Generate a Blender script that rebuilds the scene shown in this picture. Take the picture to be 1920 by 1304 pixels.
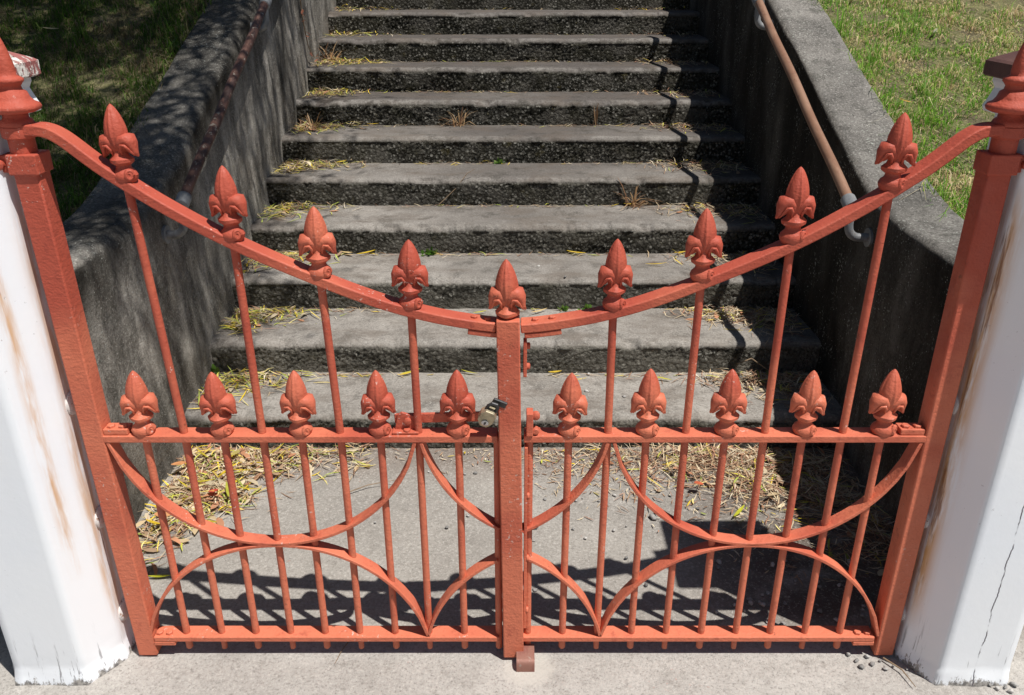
import bpy, math, random
import numpy as np
from mathutils import Vector, Matrix
R_ = math.radians
random.seed(7); rng = np.random.default_rng(11)
for o in list(bpy.data.objects): bpy.data.objects.remove(o)
scn = bpy.context.scene; COL = scn.collection

# ------------------------------------------------------------------ camera
PITCH = R_(24.52); FPX = 1555.0; CH = 1.70; CD = 1.7015
cam = bpy.data.cameras.new('camera'); camo = bpy.data.objects.new('camera', cam); COL.objects.link(camo)
cam.sensor_width = 36; cam.lens = 36 * FPX / 1920; cam.clip_start = .05; cam.clip_end = 500
camo.location = (0, -CD, CH); camo.rotation_euler = (math.pi / 2 - PITCH, 0, 0); scn.camera = camo
# ------------------------------------------------------------------ sky, sun, exposure
LDIR = Vector((-.35, .27, -1.0)).normalized()
w = bpy.data.worlds.new('World'); scn.world = w; w.use_nodes = True
wn = w.node_tree; bg = wn.nodes['Background']; sky = wn.nodes.new('ShaderNodeTexSky'); sky.sky_type = 'NISHITA'
sky.sun_disc = False; sky.sun_elevation = math.asin(-LDIR.z); sky.sun_rotation = math.atan2(.35, -.27)
sky.air_density = 1.0; sky.dust_density = .6; sky.ozone_density = 1.0
wn.links.new(sky.outputs[0], bg.inputs[0]); bg.inputs[1].default_value = .05
sl = bpy.data.lights.new('sun', 'SUN'); sl.energy = 5.0; sl.angle = R_(.53); sl.color = (1, .965, .915)
so = bpy.data.objects.new('sun', sl); COL.objects.link(so); so.location = (3, -3, 9)
so.rotation_euler = LDIR.to_track_quat('-Z', 'Y').to_euler()
vs = scn.view_settings; vs.view_transform = 'Standard'; vs.look = 'None'; vs.gamma = 1; vs.exposure = .25; vs.use_curve_mapping = False
scn.render.engine = 'CYCLES'

# ------------------------------------------------------------------ pixel helpers (1920x1304 photograph)
def ray(px, py):
    u = (px - 960) / FPX; v = (652 - py) / FPX
    c, s = math.cos(PITCH), math.sin(PITCH)
    return np.array([u, c + v * s, -s + v * c])
CP = np.array([0, -CD, CH])
def on_y(px, py, y=0.): r = ray(px, py); return CP + r * ((y + CD) / r[1])
def on_z(px, py, z=0.): r = ray(px, py); return CP + r * ((z - CH) / r[2])
def on_x(px, py, x): r = ray(px, py); return CP + r * (x / r[0])

# ------------------------------------------------------------------ noise
def _h(ix, iy, iz, s):
    n = (ix.astype(np.int64) * 374761393 + iy.astype(np.int64) * 668265263 + iz.astype(np.int64) * 1442695041 + s * 974711) & 0xffffffff
    n = ((n ^ (n >> 13)) * 1274126177) & 0xffffffff
    n = ((n ^ (n >> 16)) * 2246822519) & 0xffffffff
    return ((n ^ (n >> 15)) & 0xffffff) / float(0xffffff)
def vnoise(p, s=0):
    i = np.floor(p); f = p - i; f = f * f * (3 - 2 * f); i = i.astype(np.int64); r = 0
    for a in (0, 1):
        for b in (0, 1):
            for c in (0, 1):
                wgt = (f[:, 0] if a else 1 - f[:, 0]) * (f[:, 1] if b else 1 - f[:, 1]) * (f[:, 2] if c else 1 - f[:, 2])
                r = r + wgt * _h(i[:, 0] + a, i[:, 1] + b, i[:, 2] + c, s)
    return r * 2 - 1
def fbm(p, s=0, o=4):
    r = 0; a = 1.; t = 0
    for k in range(o): r = r + a * vnoise(p * 2 ** k + k * 7.3, s + k); t += a; a *= .5
    return r / t
def worley2(p, s=0):
    i = np.floor(p).astype(np.int64); best = np.full(len(p), 9.); z = np.zeros(len(p), np.int64); idr = np.zeros(len(p))
    for a in (-1, 0, 1):
        for b in (-1, 0, 1):
            ci = i[:, 0] + a; cj = i[:, 1] + b
            d = np.hypot(ci + _h(ci, cj, z, s) - p[:, 0], cj + _h(ci, cj, z, s + 5) - p[:, 1])
            m = d < best; best = np.where(m, d, best); idr = np.where(m, _h(ci, cj, z, s + 9), idr)
    return best, idr

# ------------------------------------------------------------------ objects
W = {}
def props(o, label=None, cat=None, group=None, kind=None):
    if label: o['label'] = label
    if cat: o['category'] = cat
    if group: o['group'] = group
    if kind: o['kind'] = kind
    return o
def empty(name, loc, label, cat, group=None):
    o = bpy.data.objects.new(name, None); COL.objects.link(o); o.location = loc; o.empty_display_size = .1
    W[o.name] = np.array(loc, float); return props(o, label, cat, group)
def link(name, me, loc, parent=None):
    o = bpy.data.objects.new(name, me); COL.objects.link(o); loc = np.array(loc, float)
    if parent: o.parent = parent; o.location = loc - W[parent.name]
    else: o.location = loc
    W[o.name] = loc; return o
class MB:
    def __init__(s): s.v = []; s.f = []
    def add(s, v, f):
        b = len(s.v); s.v += [tuple(map(float, q)) for q in v]; s.f += [tuple(b + i for i in q) for q in f]; return s
    def box(s, x0, x1, y0, y1, z0, z1, M=None):
        v = [(x, y, z) for z in (z0, z1) for y in (y0, y1) for x in (x0, x1)]
        if M: v = [M @ Vector(q) for q in v]
        return s.add(v, [(0, 2, 3, 1), (4, 5, 7, 6), (0, 1, 5, 4), (2, 6, 7, 3), (0, 4, 6, 2), (1, 3, 7, 5)])
    def tube(s, pts, rad, n=12, flat=None, side=None):
        """pts 3-D path, rad list; flat: factor squeezing along side vector"""
        P = [Vector(p) for p in pts]; rings = []; up = Vector(side) if side is not None else None
        for i, p in enumerate(P):
            t = (P[min(i + 1, len(P) - 1)] - P[max(i - 1, 0)]).normalized()
            if up is None: up = t.orthogonal()
            a = (up - t * up.dot(t)).normalized(); b = t.cross(a); up = a
            r = rad[i] if hasattr(rad, '__len__') else rad; fl = flat or 1
            rings.append([p + a * (math.cos(q) * r * fl) + b * (math.sin(q) * r) for q in [2 * math.pi * k / n for k in range(n)]])
        v = [q for r in rings for q in r]; f = []
        for i in range(len(P) - 1):
            for k in range(n): f.append((i * n + k, i * n + (k + 1) % n, (i + 1) * n + (k + 1) % n, (i + 1) * n + k))
        f.append(tuple(range(n - 1, -1, -1))); f.append(tuple((len(P) - 1) * n + k for k in range(n)))
        return s.add(v, f)
    def lathe(s, prof, c=(0, 0, 0), n=28, fn=None):
        v = []; f = []
        for r, z in prof:
            for k in range(n):
                q = 2 * math.pi * k / n; rr = r * (fn(q, z) if fn else 1)
                v.append((c[0] + math.cos(q) * rr, c[1] + math.sin(q) * rr, c[2] + z))
        for i in range(len(prof) - 1):
            for k in range(n): f.append((i * n + k, i * n + (k + 1) % n, (i + 1) * n + (k + 1) % n, (i + 1) * n + k))
        f.append(tuple(range(n - 1, -1, -1))); f.append(tuple((len(prof) - 1) * n + k for k in range(n)))
        return s.add(v, f)
    def sweep(s, pts, y0, y1, th):
        """flat bar bent in the XZ plane: pts = (x,z) of the lower edge centre, th thickness along the normal"""
        v = []; f = []; m = len(pts)
        for i, (x, z) in enumerate(pts):
            a = pts[max(i - 1, 0)]; b = pts[min(i + 1, m - 1)]; t = Vector((b[0] - a[0], b[1] - a[1])).normalized()
            nx, nz = -t.y, t.x
            if nz < 0: nx, nz = -nx, -nz
            v += [(x, y0, z), (x, y1, z), (x + nx * th, y1, z + nz * th), (x + nx * th, y0, z + nz * th)]
        for i in range(m - 1):
            for k in range(4): f.append((i * 4 + k, i * 4 + (k + 1) % 4, i * 4 + 4 + (k + 1) % 4, i * 4 + 4 + k))
        f.append((3, 2, 1, 0)); f.append(tuple((m - 1) * 4 + k for k in range(4)))
        return s.add(v, f)
    def mesh(s, name, mat, smooth=False, origin=None, auto=None):
        v = np.array(s.v); o = np.array(origin if origin is not None else [(v[:, 0].min() + v[:, 0].max()) / 2, (v[:, 1].min() + v[:, 1].max()) / 2, v[:, 2].min()])
        me = bpy.data.meshes.new(name); me.from_pydata((v - o).tolist(), [], s.f); me.update()
        import bmesh
        bm = bmesh.new(); bm.from_mesh(me); bmesh.ops.recalc_face_normals(bm, faces=bm.faces); bm.to_mesh(me); bm.free()
        me.materials.append(mat)
        if smooth:
            me.shade_smooth()
            if auto:
                try: me.set_sharp_from_angle(angle=R_(auto))
                except Exception: pass
        return me, o
    def build(s, name, mat, parent=None, smooth=False, bevel=0, auto=40):
        me, o = s.mesh(name, mat, smooth, auto=auto); ob = link(name, me, o, parent)
        if bevel:
            b = ob.modifiers.new('bevel', 'BEVEL'); b.width = bevel; b.segments = 2; b.limit_method = 'ANGLE'; b.angle_limit = R_(40)
        return ob
def gridmesh(name, V, mat, loc=(0, 0, 0), parent=None, attrs=None, smooth=True, wrap=False):
    """V (n,m,3) grid in world coordinates -> mesh object"""
    n, m = V.shape[:2]; me = bpy.data.meshes.new(name)
    i = np.arange(n - 1)[:, None]; jn = m if wrap else m - 1; j = np.arange(jn)[None, :]; j2 = (j + 1) % m
    q = np.stack([i * m + j, i * m + j2, (i + 1) * m + j2, (i + 1) * m + j], -1).reshape(-1, 4).astype(np.int32)
    v = (V.reshape(-1, 3) - np.array(loc)).astype(np.float32)
    me.vertices.add(len(v)); me.vertices.foreach_set('co', v.ravel()); me.loops.add(q.size); me.loops.foreach_set('vertex_index', q.ravel())
    me.polygons.add(len(q)); me.polygons.foreach_set('loop_start', np.arange(0, q.size, 4, dtype=np.int32)); me.polygons.foreach_set('loop_total', np.full(len(q), 4, np.int32))
    me.update(); me.validate()
    for k, a in (attrs or {}).items():
        at = me.attributes.new(k, 'FLOAT', 'POINT'); at.data.foreach_set('value', a.astype(np.float32).ravel())
    if smooth: me.shade_smooth()
    me.materials.append(mat)
    return link(name, me, loc, parent)
def rawmesh(name, v, f, mat, col=None, loc=(0, 0, 0), smooth=False):
    """v (N,3), f (M,k) uniform polygons, col (N,3) colours -> object"""
    k = f.shape[1]; me = bpy.data.meshes.new(name); v = (v - np.array(loc)).astype(np.float32)
    me.vertices.add(len(v)); me.vertices.foreach_set('co', v.ravel()); me.loops.add(f.size); me.loops.foreach_set('vertex_index', f.astype(np.int32).ravel())
    me.polygons.add(len(f)); me.polygons.foreach_set('loop_start', np.arange(0, f.size, k, dtype=np.int32)); me.polygons.foreach_set('loop_total', np.full(len(f), k, np.int32))
    me.update()
    if col is not None:
        at = me.attributes.new('Col', 'FLOAT_COLOR', 'POINT'); c = np.ones((len(v), 4), np.float32); c[:, :3] = col; at.data.foreach_set('color', c.ravel())
    if smooth: me.shade_smooth()
    me.materials.append(mat); return link(name, me, loc)

# ------------------------------------------------------------------ materials
class NT:
    def __init__(s, name, rough=.8):
        s.m = bpy.data.materials.new(name); s.m.use_nodes = True; s.t = s.m.node_tree; s.b = s.t.nodes['Principled BSDF']
        s.b.inputs['Roughness'].default_value = rough; s.b.inputs['Specular IOR Level'].default_value = .35
        s.pos = s.n('ShaderNodeNewGeometry').outputs['Position']; s.nor = s.t.nodes['Geometry'].outputs['Normal']
    def n(s, t, **kw):
        q = s.t.nodes.new(t)
        for k, v in kw.items(): setattr(q, k, v)
        return q
    def L(s, a, b): s.t.links.new(a, b)
    def set(s, sock, v):
        if hasattr(v, 'is_output') or isinstance(v, bpy.types.NodeSocket): s.L(v, sock)
        else: sock.default_value = v if not isinstance(v, tuple) or len(v) == 4 or len(sock.default_value) == 3 else (*v, 1)
    def map(s, sc, loc=(0, 0, 0), rot=(0, 0, 0), vec=None):
        q = s.n('ShaderNodeMapping'); s.L(vec or s.pos, q.inputs[0]); q.inputs['Scale'].default_value = sc; q.inputs['Location'].default_value = loc; q.inputs['Rotation'].default_value = rot; return q.outputs[0]
    def noise(s, sc, det=4, rough=.55, vec=None, dist=0):
        q = s.n('ShaderNodeTexNoise'); s.L(vec or s.pos, q.inputs['Vector']); q.inputs['Scale'].default_value = sc; q.inputs['Detail'].default_value = det; q.inputs['Roughness'].default_value = rough; q.inputs['Distortion'].default_value = dist; return q.outputs[0]
    def vor(s, sc, out='Distance', vec=None, feat='F1', rnd=1):
        q = s.n('ShaderNodeTexVoronoi'); q.feature = feat; s.L(vec or s.pos, q.inputs['Vector']); q.inputs['Scale'].default_value = sc; q.inputs['Randomness'].default_value = rnd; return q.outputs[out]
    def ramp(s, fac, a, b, ca=0., cb=1.):
        q = s.n('ShaderNodeMapRange'); q.interpolation_type = 'SMOOTHSTEP'; s.L(fac, q.inputs[0])
        for i, v in zip((1, 2, 3, 4), (a, b, ca, cb)): q.inputs[i].default_value = v
        return q.outputs[0]
    def mix(s, fac, a, b, mode='MIX'):
        q = s.n('ShaderNodeMix'); q.data_type = 'RGBA'; q.blend_type = mode; s.set(q.inputs[0], fac); s.set(q.inputs[6], a); s.set(q.inputs[7], b); return q.outputs[2]
    def math(s, op, a, b=0., c=None):
        q = s.n('ShaderNodeMath'); q.operation = op; s.set(q.inputs[0], a); s.set(q.inputs[1], b)
        if c is not None: s.set(q.inputs[2], c)
        return q.outputs[0]
    def sep(s, v):
        q = s.n('ShaderNodeSeparateXYZ'); s.L(v, q.inputs[0]); return q.outputs
    def attr(s, name, out='Fac'):
        q = s.n('ShaderNodeAttribute'); q.attribute_name = name; return q.outputs[out]
    def bump(s, h, st=.5, d=.01, nrm=None):
        q = s.n('ShaderNodeBump'); q.inputs['Strength'].default_value = st; q.inputs['Distance'].default_value = d; s.L(h, q.inputs['Height'])
        if nrm: s.L(nrm, q.inputs['Normal'])
        return q.outputs[0]
    def done(s, col=None, rough=None, nrm=None):
        if col is not None: s.set(s.b.inputs['Base Color'], col)
        if rough is not None: s.set(s.b.inputs['Roughness'], rough)
        if nrm is not None: s.L(nrm, s.b.inputs['Normal'])
        return s.m

def m_paint(name, c0, c1, rust=.0):
    t = NT(name, .5); t.b.inputs['Specular IOR Level'].default_value = .42; big = t.noise(3.5, 3); fine = t.noise(70, 3, .6); lump = t.noise(170, 3, .6); strk = t.noise(95, 2, .5, vec=t.map((.5, .5, 2.4)))
    zz = t.sep(t.pos)[2]; tone_vign = t.math('ADD', big, t.math('MULTIPLY', t.math('SUBTRACT', .62, zz), .30))  # random paint tone with a vignette painted in: darker up the gate
    c = t.mix(t.ramp(tone_vign, .28, .64), c0, c1)
    c = t.mix(t.math('MULTIPLY', t.ramp(fine, .55, .75), .28), c, tuple(q * .6 for q in c0[:3]))
    speck = t.math('MULTIPLY', t.ramp(t.noise(260, 2, .5), .69, .73), t.ramp(t.noise(9, 2), .5, .62))
    c = t.mix(t.math('MULTIPLY', speck, .8), c, (.07, .035, .025))
    c = t.mix(t.math('MULTIPLY', t.ramp(t.noise(15, 5, .7, vec=t.map((1, 1, .5), (5, 5, 1))), .56, .70), .45), c, (.25, .040, .026))
    chip = t.math('MULTIPLY', t.ramp(t.noise(95, 4, .7), .62, .65), t.ramp(t.noise(6.5, 2, vec=t.map((1, 1, 1), (3, 1, 7))), .56, .64))
    c = t.mix(t.math('MULTIPLY', chip, .75), c, (.62, .5, .44))
    drust = t.math('MULTIPLY', t.ramp(t.noise(42, 5, .75), .60, .66), t.ramp(t.noise(8, 3, vec=t.map((1, 1, 1), (1, 6, 2))), .54, .64)); c = t.mix(t.math('MULTIPLY', drust, .7), c, (.13, .045, .022))
    nrm = t.bump(lump, .25, .006, t.bump(strk, .13, .004, t.bump(fine, .30, .006)))
    return t.done(c, t.ramp(t.noise(24, 3), .3, .7, .55, .75), nrm)
M_RED = m_paint('gate_paint', (.395, .070, .039), (.58, .160, .086))
def m_conc():
    t = NT('step_concrete', .92); t.b.inputs['Specular IOR Level'].default_value = .06; rise = t.attr('rise'); stain_shade = t.attr('stain_shade'); edge = t.attr('edge')
    n1 = t.noise(5, 5, .6); n2 = t.noise(34, 5, .7); gr = t.noise(135, 4, .8)
    tread = t.mix(t.ramp(n1, .3, .7), (.245, .225, .20), (.345, .32, .288))
    tread = t.mix(t.math('MULTIPLY', stain_shade, .90), tread, (.066, .057, .053))
    tread = t.mix(t.math('MULTIPLY', t.math('MULTIPLY', edge, t.ramp(n2, .35, .6)), .5), tread, (.36, .34, .31))
    blot = t.ramp(t.noise(9, 6, .72, vec=t.map((1, 1, 1), (6, 2, 8))), .50, .64); tread = t.mix(t.math('MULTIPLY', blot, t.math('ADD', .35, t.math('MULTIPLY', stain_shade, .45))), tread, (.055, .050, .043))
    tread = t.mix(t.math('MULTIPLY', t.ramp(n2, .5, .72), .55), tread, (.11, .10, .09))
    tread = t.mix(t.math('MULTIPLY', t.ramp(gr, .53, .68), t.math('SUBTRACT', .75, t.math('MULTIPLY', stain_shade, .5))), tread, (.44, .415, .38))
    dirt = t.math('MULTIPLY', t.ramp(t.noise(3.2, 5, .7, vec=t.map((1, 2, 1), (9, 1, 4))), .45, .66), .5); tread = t.mix(dirt, tread, (.12, .095, .075))
    tread = t.mix(t.math('MULTIPLY', t.ramp(gr, .47, .33), .7), tread, (.085, .078, .07))
    wv = t.n('ShaderNodeVectorMath'); wv.operation = 'MULTIPLY_ADD'; nzc = t.n('ShaderNodeTexNoise'); t.L(t.pos, nzc.inputs['Vector']); nzc.inputs['Scale'].default_value = 45; t.L(nzc.outputs['Color'], wv.inputs[0]); wv.inputs[1].default_value = (.02, .02, .02); t.L(t.pos, wv.inputs[2])
    peb = t.vor(64, 'Color', vec=wv.outputs[0]); ps = t.sep(peb)[0]; pd = t.vor(64, vec=wv.outputs[0])
    rc = t.mix(t.ramp(ps, .55, .98), (.070, .066, .055), (.25, .24, .21))
    rc = t.mix(t.ramp(pd, .32, .62), rc, (.018, .017, .013))
    rc = t.mix(t.math('MULTIPLY', t.ramp(t.noise(7, 4, .6), .48, .62), .55), rc, (.045, .042, .030))
    rc = t.mix(t.math('MULTIPLY', t.ramp(t.noise(11, 4, .7, vec=t.map((1, 1, 1), (4, 0, 2))), .62, .70), .5), rc, (.075, .062, .020))
    skin = t.ramp(t.noise(4.5, 6, .7, vec=t.map((1, 1, 1.6), (2, 7, 3))), .50, .58); rc = t.mix(t.math('MULTIPLY', skin, .62), rc, t.mix(t.noise(70, 3), (.075, .070, .060), (.135, .125, .108)))
    lich = t.math('MULTIPLY', t.ramp(t.noise(150, 2, .6), .63, .70), t.ramp(t.noise(5, 2, vec=t.map((1, 1, 1), (0, 9, 2))), .42, .65))
    rc = t.mix(t.math('MULTIPLY', lich, .8), rc, (.40, .40, .36))
    rc = t.mix(t.math('MULTIPLY', t.math('MULTIPLY', t.math('SUBTRACT', 1., stain_shade), t.ramp(t.noise(2.2, 4, .65, vec=t.map((1, 1, 2), (3, 3, 1))), .36, .6)), .62), rc, (.215, .20, .168))
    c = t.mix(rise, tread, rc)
    hb = t.math('MULTIPLY', rise, pd); nrm = t.bump(hb, .9, .012, t.bump(gr, .6, .004, t.bump(n2, .5, .006)))
    nrm2 = t.bump(t.math('MULTIPLY', rise, t.noise(140, 3, .7)), .8, .01, nrm)
    return t.done(c, .93, nrm2)
M_STEP = m_conc()
def m_wall():
    t = NT('wall_concrete', .93); t.b.inputs['Specular IOR Level'].default_value = .05; top = t.attr('top'); dark = t.attr('dark')
    n1 = t.noise(3, 5, .65); st = t.noise(6, 5, .68, vec=t.map((1, 1.3, .45))); gr = t.noise(120, 4, .8); pit = t.noise(38, 5, .75)
    face = t.mix(t.ramp(st, .36, .66), (.13, .12, .104), (.43, .40, .352))
    face = t.mix(t.math('MULTIPLY', t.ramp(n1, .45, .66), .7), face, (.20, .175, .145))
    face = t.mix(t.math('MULTIPLY', t.ramp(pit, .5, .7), .45), face, (.10, .092, .08))
    face = t.mix(t.math('MULTIPLY', t.ramp(gr, .52, .66), .6), face, (.52, .49, .44))
    face = t.mix(t.math('MULTIPLY', t.ramp(gr, .47, .33), .65), face, (.07, .065, .055))
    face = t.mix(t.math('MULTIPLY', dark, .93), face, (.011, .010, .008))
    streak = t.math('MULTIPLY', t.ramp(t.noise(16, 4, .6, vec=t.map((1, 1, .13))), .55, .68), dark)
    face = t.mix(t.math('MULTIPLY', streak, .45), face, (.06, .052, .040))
    tc = t.mix(t.ramp(n1, .3, .65), (.13, .122, .112), (.235, .22, .20))
    tc = t.mix(t.math('MULTIPLY', t.ramp(t.noise(16, 5, .7), .48, .66), .65), tc, (.075, .072, .064))
    tc = t.mix(t.math('MULTIPLY', t.ramp(gr, .53, .66), .65), tc, (.48, .455, .41))
    tc = t.mix(t.math('MULTIPLY', t.ramp(gr, .47, .34), .7), tc, (.055, .052, .046))
    tc = t.mix(t.math('MULTIPLY', t.math('MULTIPLY', dark, t.ramp(pit, .3, .6, .6, 1.)), .85), tc, (.032, .030, .026))
    c = t.mix(top, face, tc)
    sp = t.math('MULTIPLY', t.ramp(t.noise(95, 3, .65), .60, .66), t.ramp(t.noise(5.5, 3, vec=t.map((1, 1, 1), (2, 5, 0))), .44, .62))
    c = t.mix(t.math('MULTIPLY', sp, .85), c, (.36, .37, .33))
    sp2 = t.math('MULTIPLY', t.ramp(t.vor(60), .16, .07), t.ramp(t.noise(14, 2), .48, .6))
    c = t.mix(t.math('MULTIPLY', sp2, .8), c, (.46, .47, .43))
    c = t.mix(t.math('MULTIPLY', t.ramp(pit, .38, .28), .7), c, (.03, .028, .024))
    nrm = t.bump(gr, .7, .005, t.bump(pit, .8, .012, t.bump(st, .25, .02)))
    return t.done(c, .94, nrm)
M_WALL = m_wall()
def m_pave():
    t = NT('pavement_concrete', .9); t.b.inputs['Specular IOR Level'].default_value = .12; xyz = t.sep(t.pos)
    n1 = t.noise(2.1, 5, .6); n2 = t.noise(26, 4, .65); gr = t.noise(190, 4, .8); g = t.noise(115, 4, .8, vec=t.map((1, 1, 1), (3, 3, 3)))
    c = t.mix(t.ramp(n1, .32, .68), (.36, .337, .310), (.455, .43, .398))
    inner = t.ramp(xyz[1], .0, .14)                                  # path behind the gate: greyer, older slab
    c = t.mix(inner, c, t.mix(t.ramp(n1, .35, .65), (.285, .264, .238), (.36, .335, .302)))
    soil = t.math('MULTIPLY', t.ramp(t.noise(6, 5, .65, vec=t.map((1, 1, 1), (2, .3, 0))), .30, .52), t.math('MULTIPLY', t.ramp(xyz[0], .42, .85), t.ramp(xyz[1], .06, .20)))
    c = t.mix(t.math('MULTIPLY', soil, .85), c, (.085, .062, .047))
    edge = t.ramp(xyz[1], .80, 1.02); c = t.mix(t.math('MULTIPLY', edge, .55), c, (.16, .115, .088))
    c = t.mix(t.math('MULTIPLY', t.ramp(n2, .52, .74), .42), c, (.17, .15, .13))
    c = t.mix(t.math('MULTIPLY', t.ramp(g, .53, .66), .65), c, (.55, .52, .475))
    c = t.mix(t.math('MULTIPLY', t.ramp(g, .47, .34), .65), c, (.17, .155, .14))
    c = t.mix(t.math('MULTIPLY', t.ramp(gr, .46, .32), .55), c, (.13, .12, .11))
    c = t.mix(t.math('MULTIPLY', t.ramp(t.noise(7, 6, .75, vec=t.map((1, 1, 1), (1, 4, 0))), .50, .70), .35), c, (.20, .185, .165))
    pink = t.math('MULTIPLY', t.ramp(t.noise(85, 2), .66, .72), t.ramp(t.noise(5, 2, vec=t.map((1, 1, 1), (7, 7, 0))), .55, .65))
    c = t.mix(t.math('MULTIPLY', pink, .4), c, (.42, .20, .16))
    patch = t.ramp(t.math('ADD', t.math('POWER', t.math('SUBTRACT', xyz[0], .045), 2.), t.math('ADD', t.math('POWER', t.math('ADD', xyz[1], .035), 2.), t.math('MULTIPLY', t.noise(30, 3), .004))), .0085, .004)
    c = t.mix(t.math('MULTIPLY', patch, .7), c, (.52, .49, .44))
    nrm = t.bump(gr, .6, .006, t.bump(g, .4, .008, t.bump(n2, .35, .006))); return t.done(c, .92, nrm)
M_PAVE = m_pave()
def m_white(name, crack):
    t = NT(name, .55); xyz = t.sep(t.pos); rust = t.attr('rust'); grime = t.attr('grime')
    n1 = t.noise(2.5, 4); c = t.mix(t.ramp(n1, .35, .65), (.79, .82, .86), (.83, .85, .87))
    c = t.mix(t.math('MULTIPLY', t.ramp(t.noise(5, 3, vec=t.map((1, 1, .12))), .55, .72), .22), c, (.62, .58, .52))
    st = t.noise(40, 4, .65, vec=t.map((1, 1, .12)))
    rm = t.math('MULTIPLY', rust, t.ramp(st, .30, .62)); c = t.mix(rm, c, (.58, .30, .10))
    c = t.mix(t.math('MULTIPLY', t.ramp(t.math('MULTIPLY', rust, t.noise(60, 4, .7, vec=t.map((1, 1, .08)))), .44, .58), .8), c, (.22, .085, .03))
    gm = t.ramp(t.math('ADD', grime, t.math('MULTIPLY', t.math('SUBTRACT', t.noise(34, 7, .8, vec=t.map((1, 1, .45))), .5), 1.7)), .62, .74)
    gcol = t.mix(t.ramp(t.noise(60, 5, .75), .42, .6), (.33, .305, .27), (.09, .08, .07)); c = t.mix(t.math('MULTIPLY', gm, .92), c, gcol)
    drip = t.math('MULTIPLY', t.ramp(t.noise(48, 5, .7, vec=t.map((1, 1, .06), (3, 2, 5))), .60, .66), t.ramp(xyz[2], .20, .02)); c = t.mix(t.math('MULTIPLY', drip, .75), c, (.16, .15, .16))
    sc_ = t.math('MULTIPLY', t.ramp(t.noise(75, 4, .7), .67, .69), t.ramp(t.noise(4, 3), .5, .62)); c = t.mix(t.math('MULTIPLY', sc_, .6), c, (.36, .35, .36))
    h = st
    if crack:
        wob = t.math('MULTIPLY', t.math('SUBTRACT', t.noise(9, 4, .6, vec=t.map((.01, .01, 1))), .5), .035)
        d = t.math('ABSOLUTE', t.math('ADD', t.math('SUBTRACT', xyz[0], 1.2), wob))
        k = t.math('MULTIPLY', t.ramp(d, .0022, .0008), t.ramp(t.noise(14, 3, vec=t.map((.01, .01, 1), (0, 0, 3))), .38, .5))
        k = t.math('MULTIPLY', k, t.ramp(t.sep(t.nor)[1], -.8, -.95)); c = t.mix(k, c, (.07, .06, .08))
    nrm = t.bump(t.noise(60, 4, .6), .07, .006, t.bump(gm, .3, .003)); return t.done(c, .5, nrm)
M_WHITE_L = m_white('pier_paint', False); M_WHITE_R = m_white('pier_paint_cracked', True)
def m_flake():
    t = NT('cap_flaking_paint', .7); f = t.ramp(t.noise(14, 5, .7, vec=t.map((1, 2.4, 1))), .47, .53)
    c = t.mix(f, (.30, .105, .095), (.72, .68, .62)); c = t.mix(t.ramp(t.noise(22, 5, .75), .60, .64), c, (.06, .045, .04))
    return t.done(c, .75, t.bump(f, .6, .004, t.bump(t.noise(120, 3), .4, .004)))
M_FLAKE = m_flake()
def m_brown():
    t = NT('cap_brown_paint', .6); c = t.mix(t.ramp(t.noise(12, 4), .35, .65), (.095, .045, .038), (.125, .062, .05))
    c = t.mix(t.ramp(t.noise(45, 4, .7), .68, .71), c, (.02, .018, .015)); return t.done(c, .6, t.bump(t.noise(90, 3), .3, .004))
M_BROWN = m_brown()
def m_pipe(name, a, b, cc, k):
    t = NT(name, .5); v = t.map((1, .35, .35)); n = t.noise(16, 5, .65, vec=v); c = t.mix(t.ramp(n, .42, .56), a, b)
    c = t.mix(t.math('MULTIPLY', t.ramp(t.noise(38, 4, .7), .58, .66), k), c, cc); t.b.inputs['Metallic'].default_value = .15
    return t.done(c, .55, t.bump(t.noise(150, 3, .6), .3, .003))
M_PIPE_L = m_pipe('rail_rust_flaking', (.045, .024, .020), (.13, .065, .048), (.36, .32, .26), .8)
M_PIPE_R = m_pipe('rail_brown_rust', (.22, .115, .07), (.27, .155, .10), (.13, .055, .035), .45)
M_GALV = m_pipe('galvanised_fitting', (.15, .155, .16), (.23, .235, .24), (.14, .10, .075), .6)
M_STOPM = m_pipe('stop_steel', (.20, .075, .06), (.25, .12, .09), (.36, .33, .28), .4)
def m_simple(name, c, rough=.5, metal=0.):
    t = NT(name, rough); t.b.inputs['Metallic'].default_value = metal
    return t.done(t.mix(t.ramp(t.noise(60, 4), .35, .68), c, tuple(q * .7 for q in c)), rough, t.bump(t.noise(220, 2), .15, .002))
M_LOCK = m_simple('padlock_brass', (.44, .38, .26), .42, .55); M_SHACK = m_simple('padlock_dark', (.06, .06, .062), .45, .4); M_CYL = m_simple('padlock_cylinder', (.6, .6, .62), .3, .8)
M_NUT = m_pipe('rusted_white_nut', (.66, .64, .62), (.74, .73, .72), (.26, .11, .04), .9)
def m_veg(name, trans=.35, rough=.6):
    t = NT(name, rough); q = t.n('ShaderNodeAttribute'); q.attribute_name = 'Col'; c = q.outputs['Color']
    t.L(c, t.b.inputs['Base Color']); tr = t.n('ShaderNodeBsdfTranslucent'); t.L(c, tr.inputs[0]); mx = t.n('ShaderNodeMixShader'); mx.inputs[0].default_value = trans
    out = t.t.nodes['Material Output']; t.L(t.b.outputs[0], mx.inputs[1]); t.L(tr.outputs[0], mx.inputs[2]); t.L(mx.outputs[0], out.inputs[0]); return t.m
M_GRASS = m_veg('grass_blades', .5); M_LITTER = m_veg('dry_litter', .12, .75); M_LEAF = m_veg('leaf', .3, .5)
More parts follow.
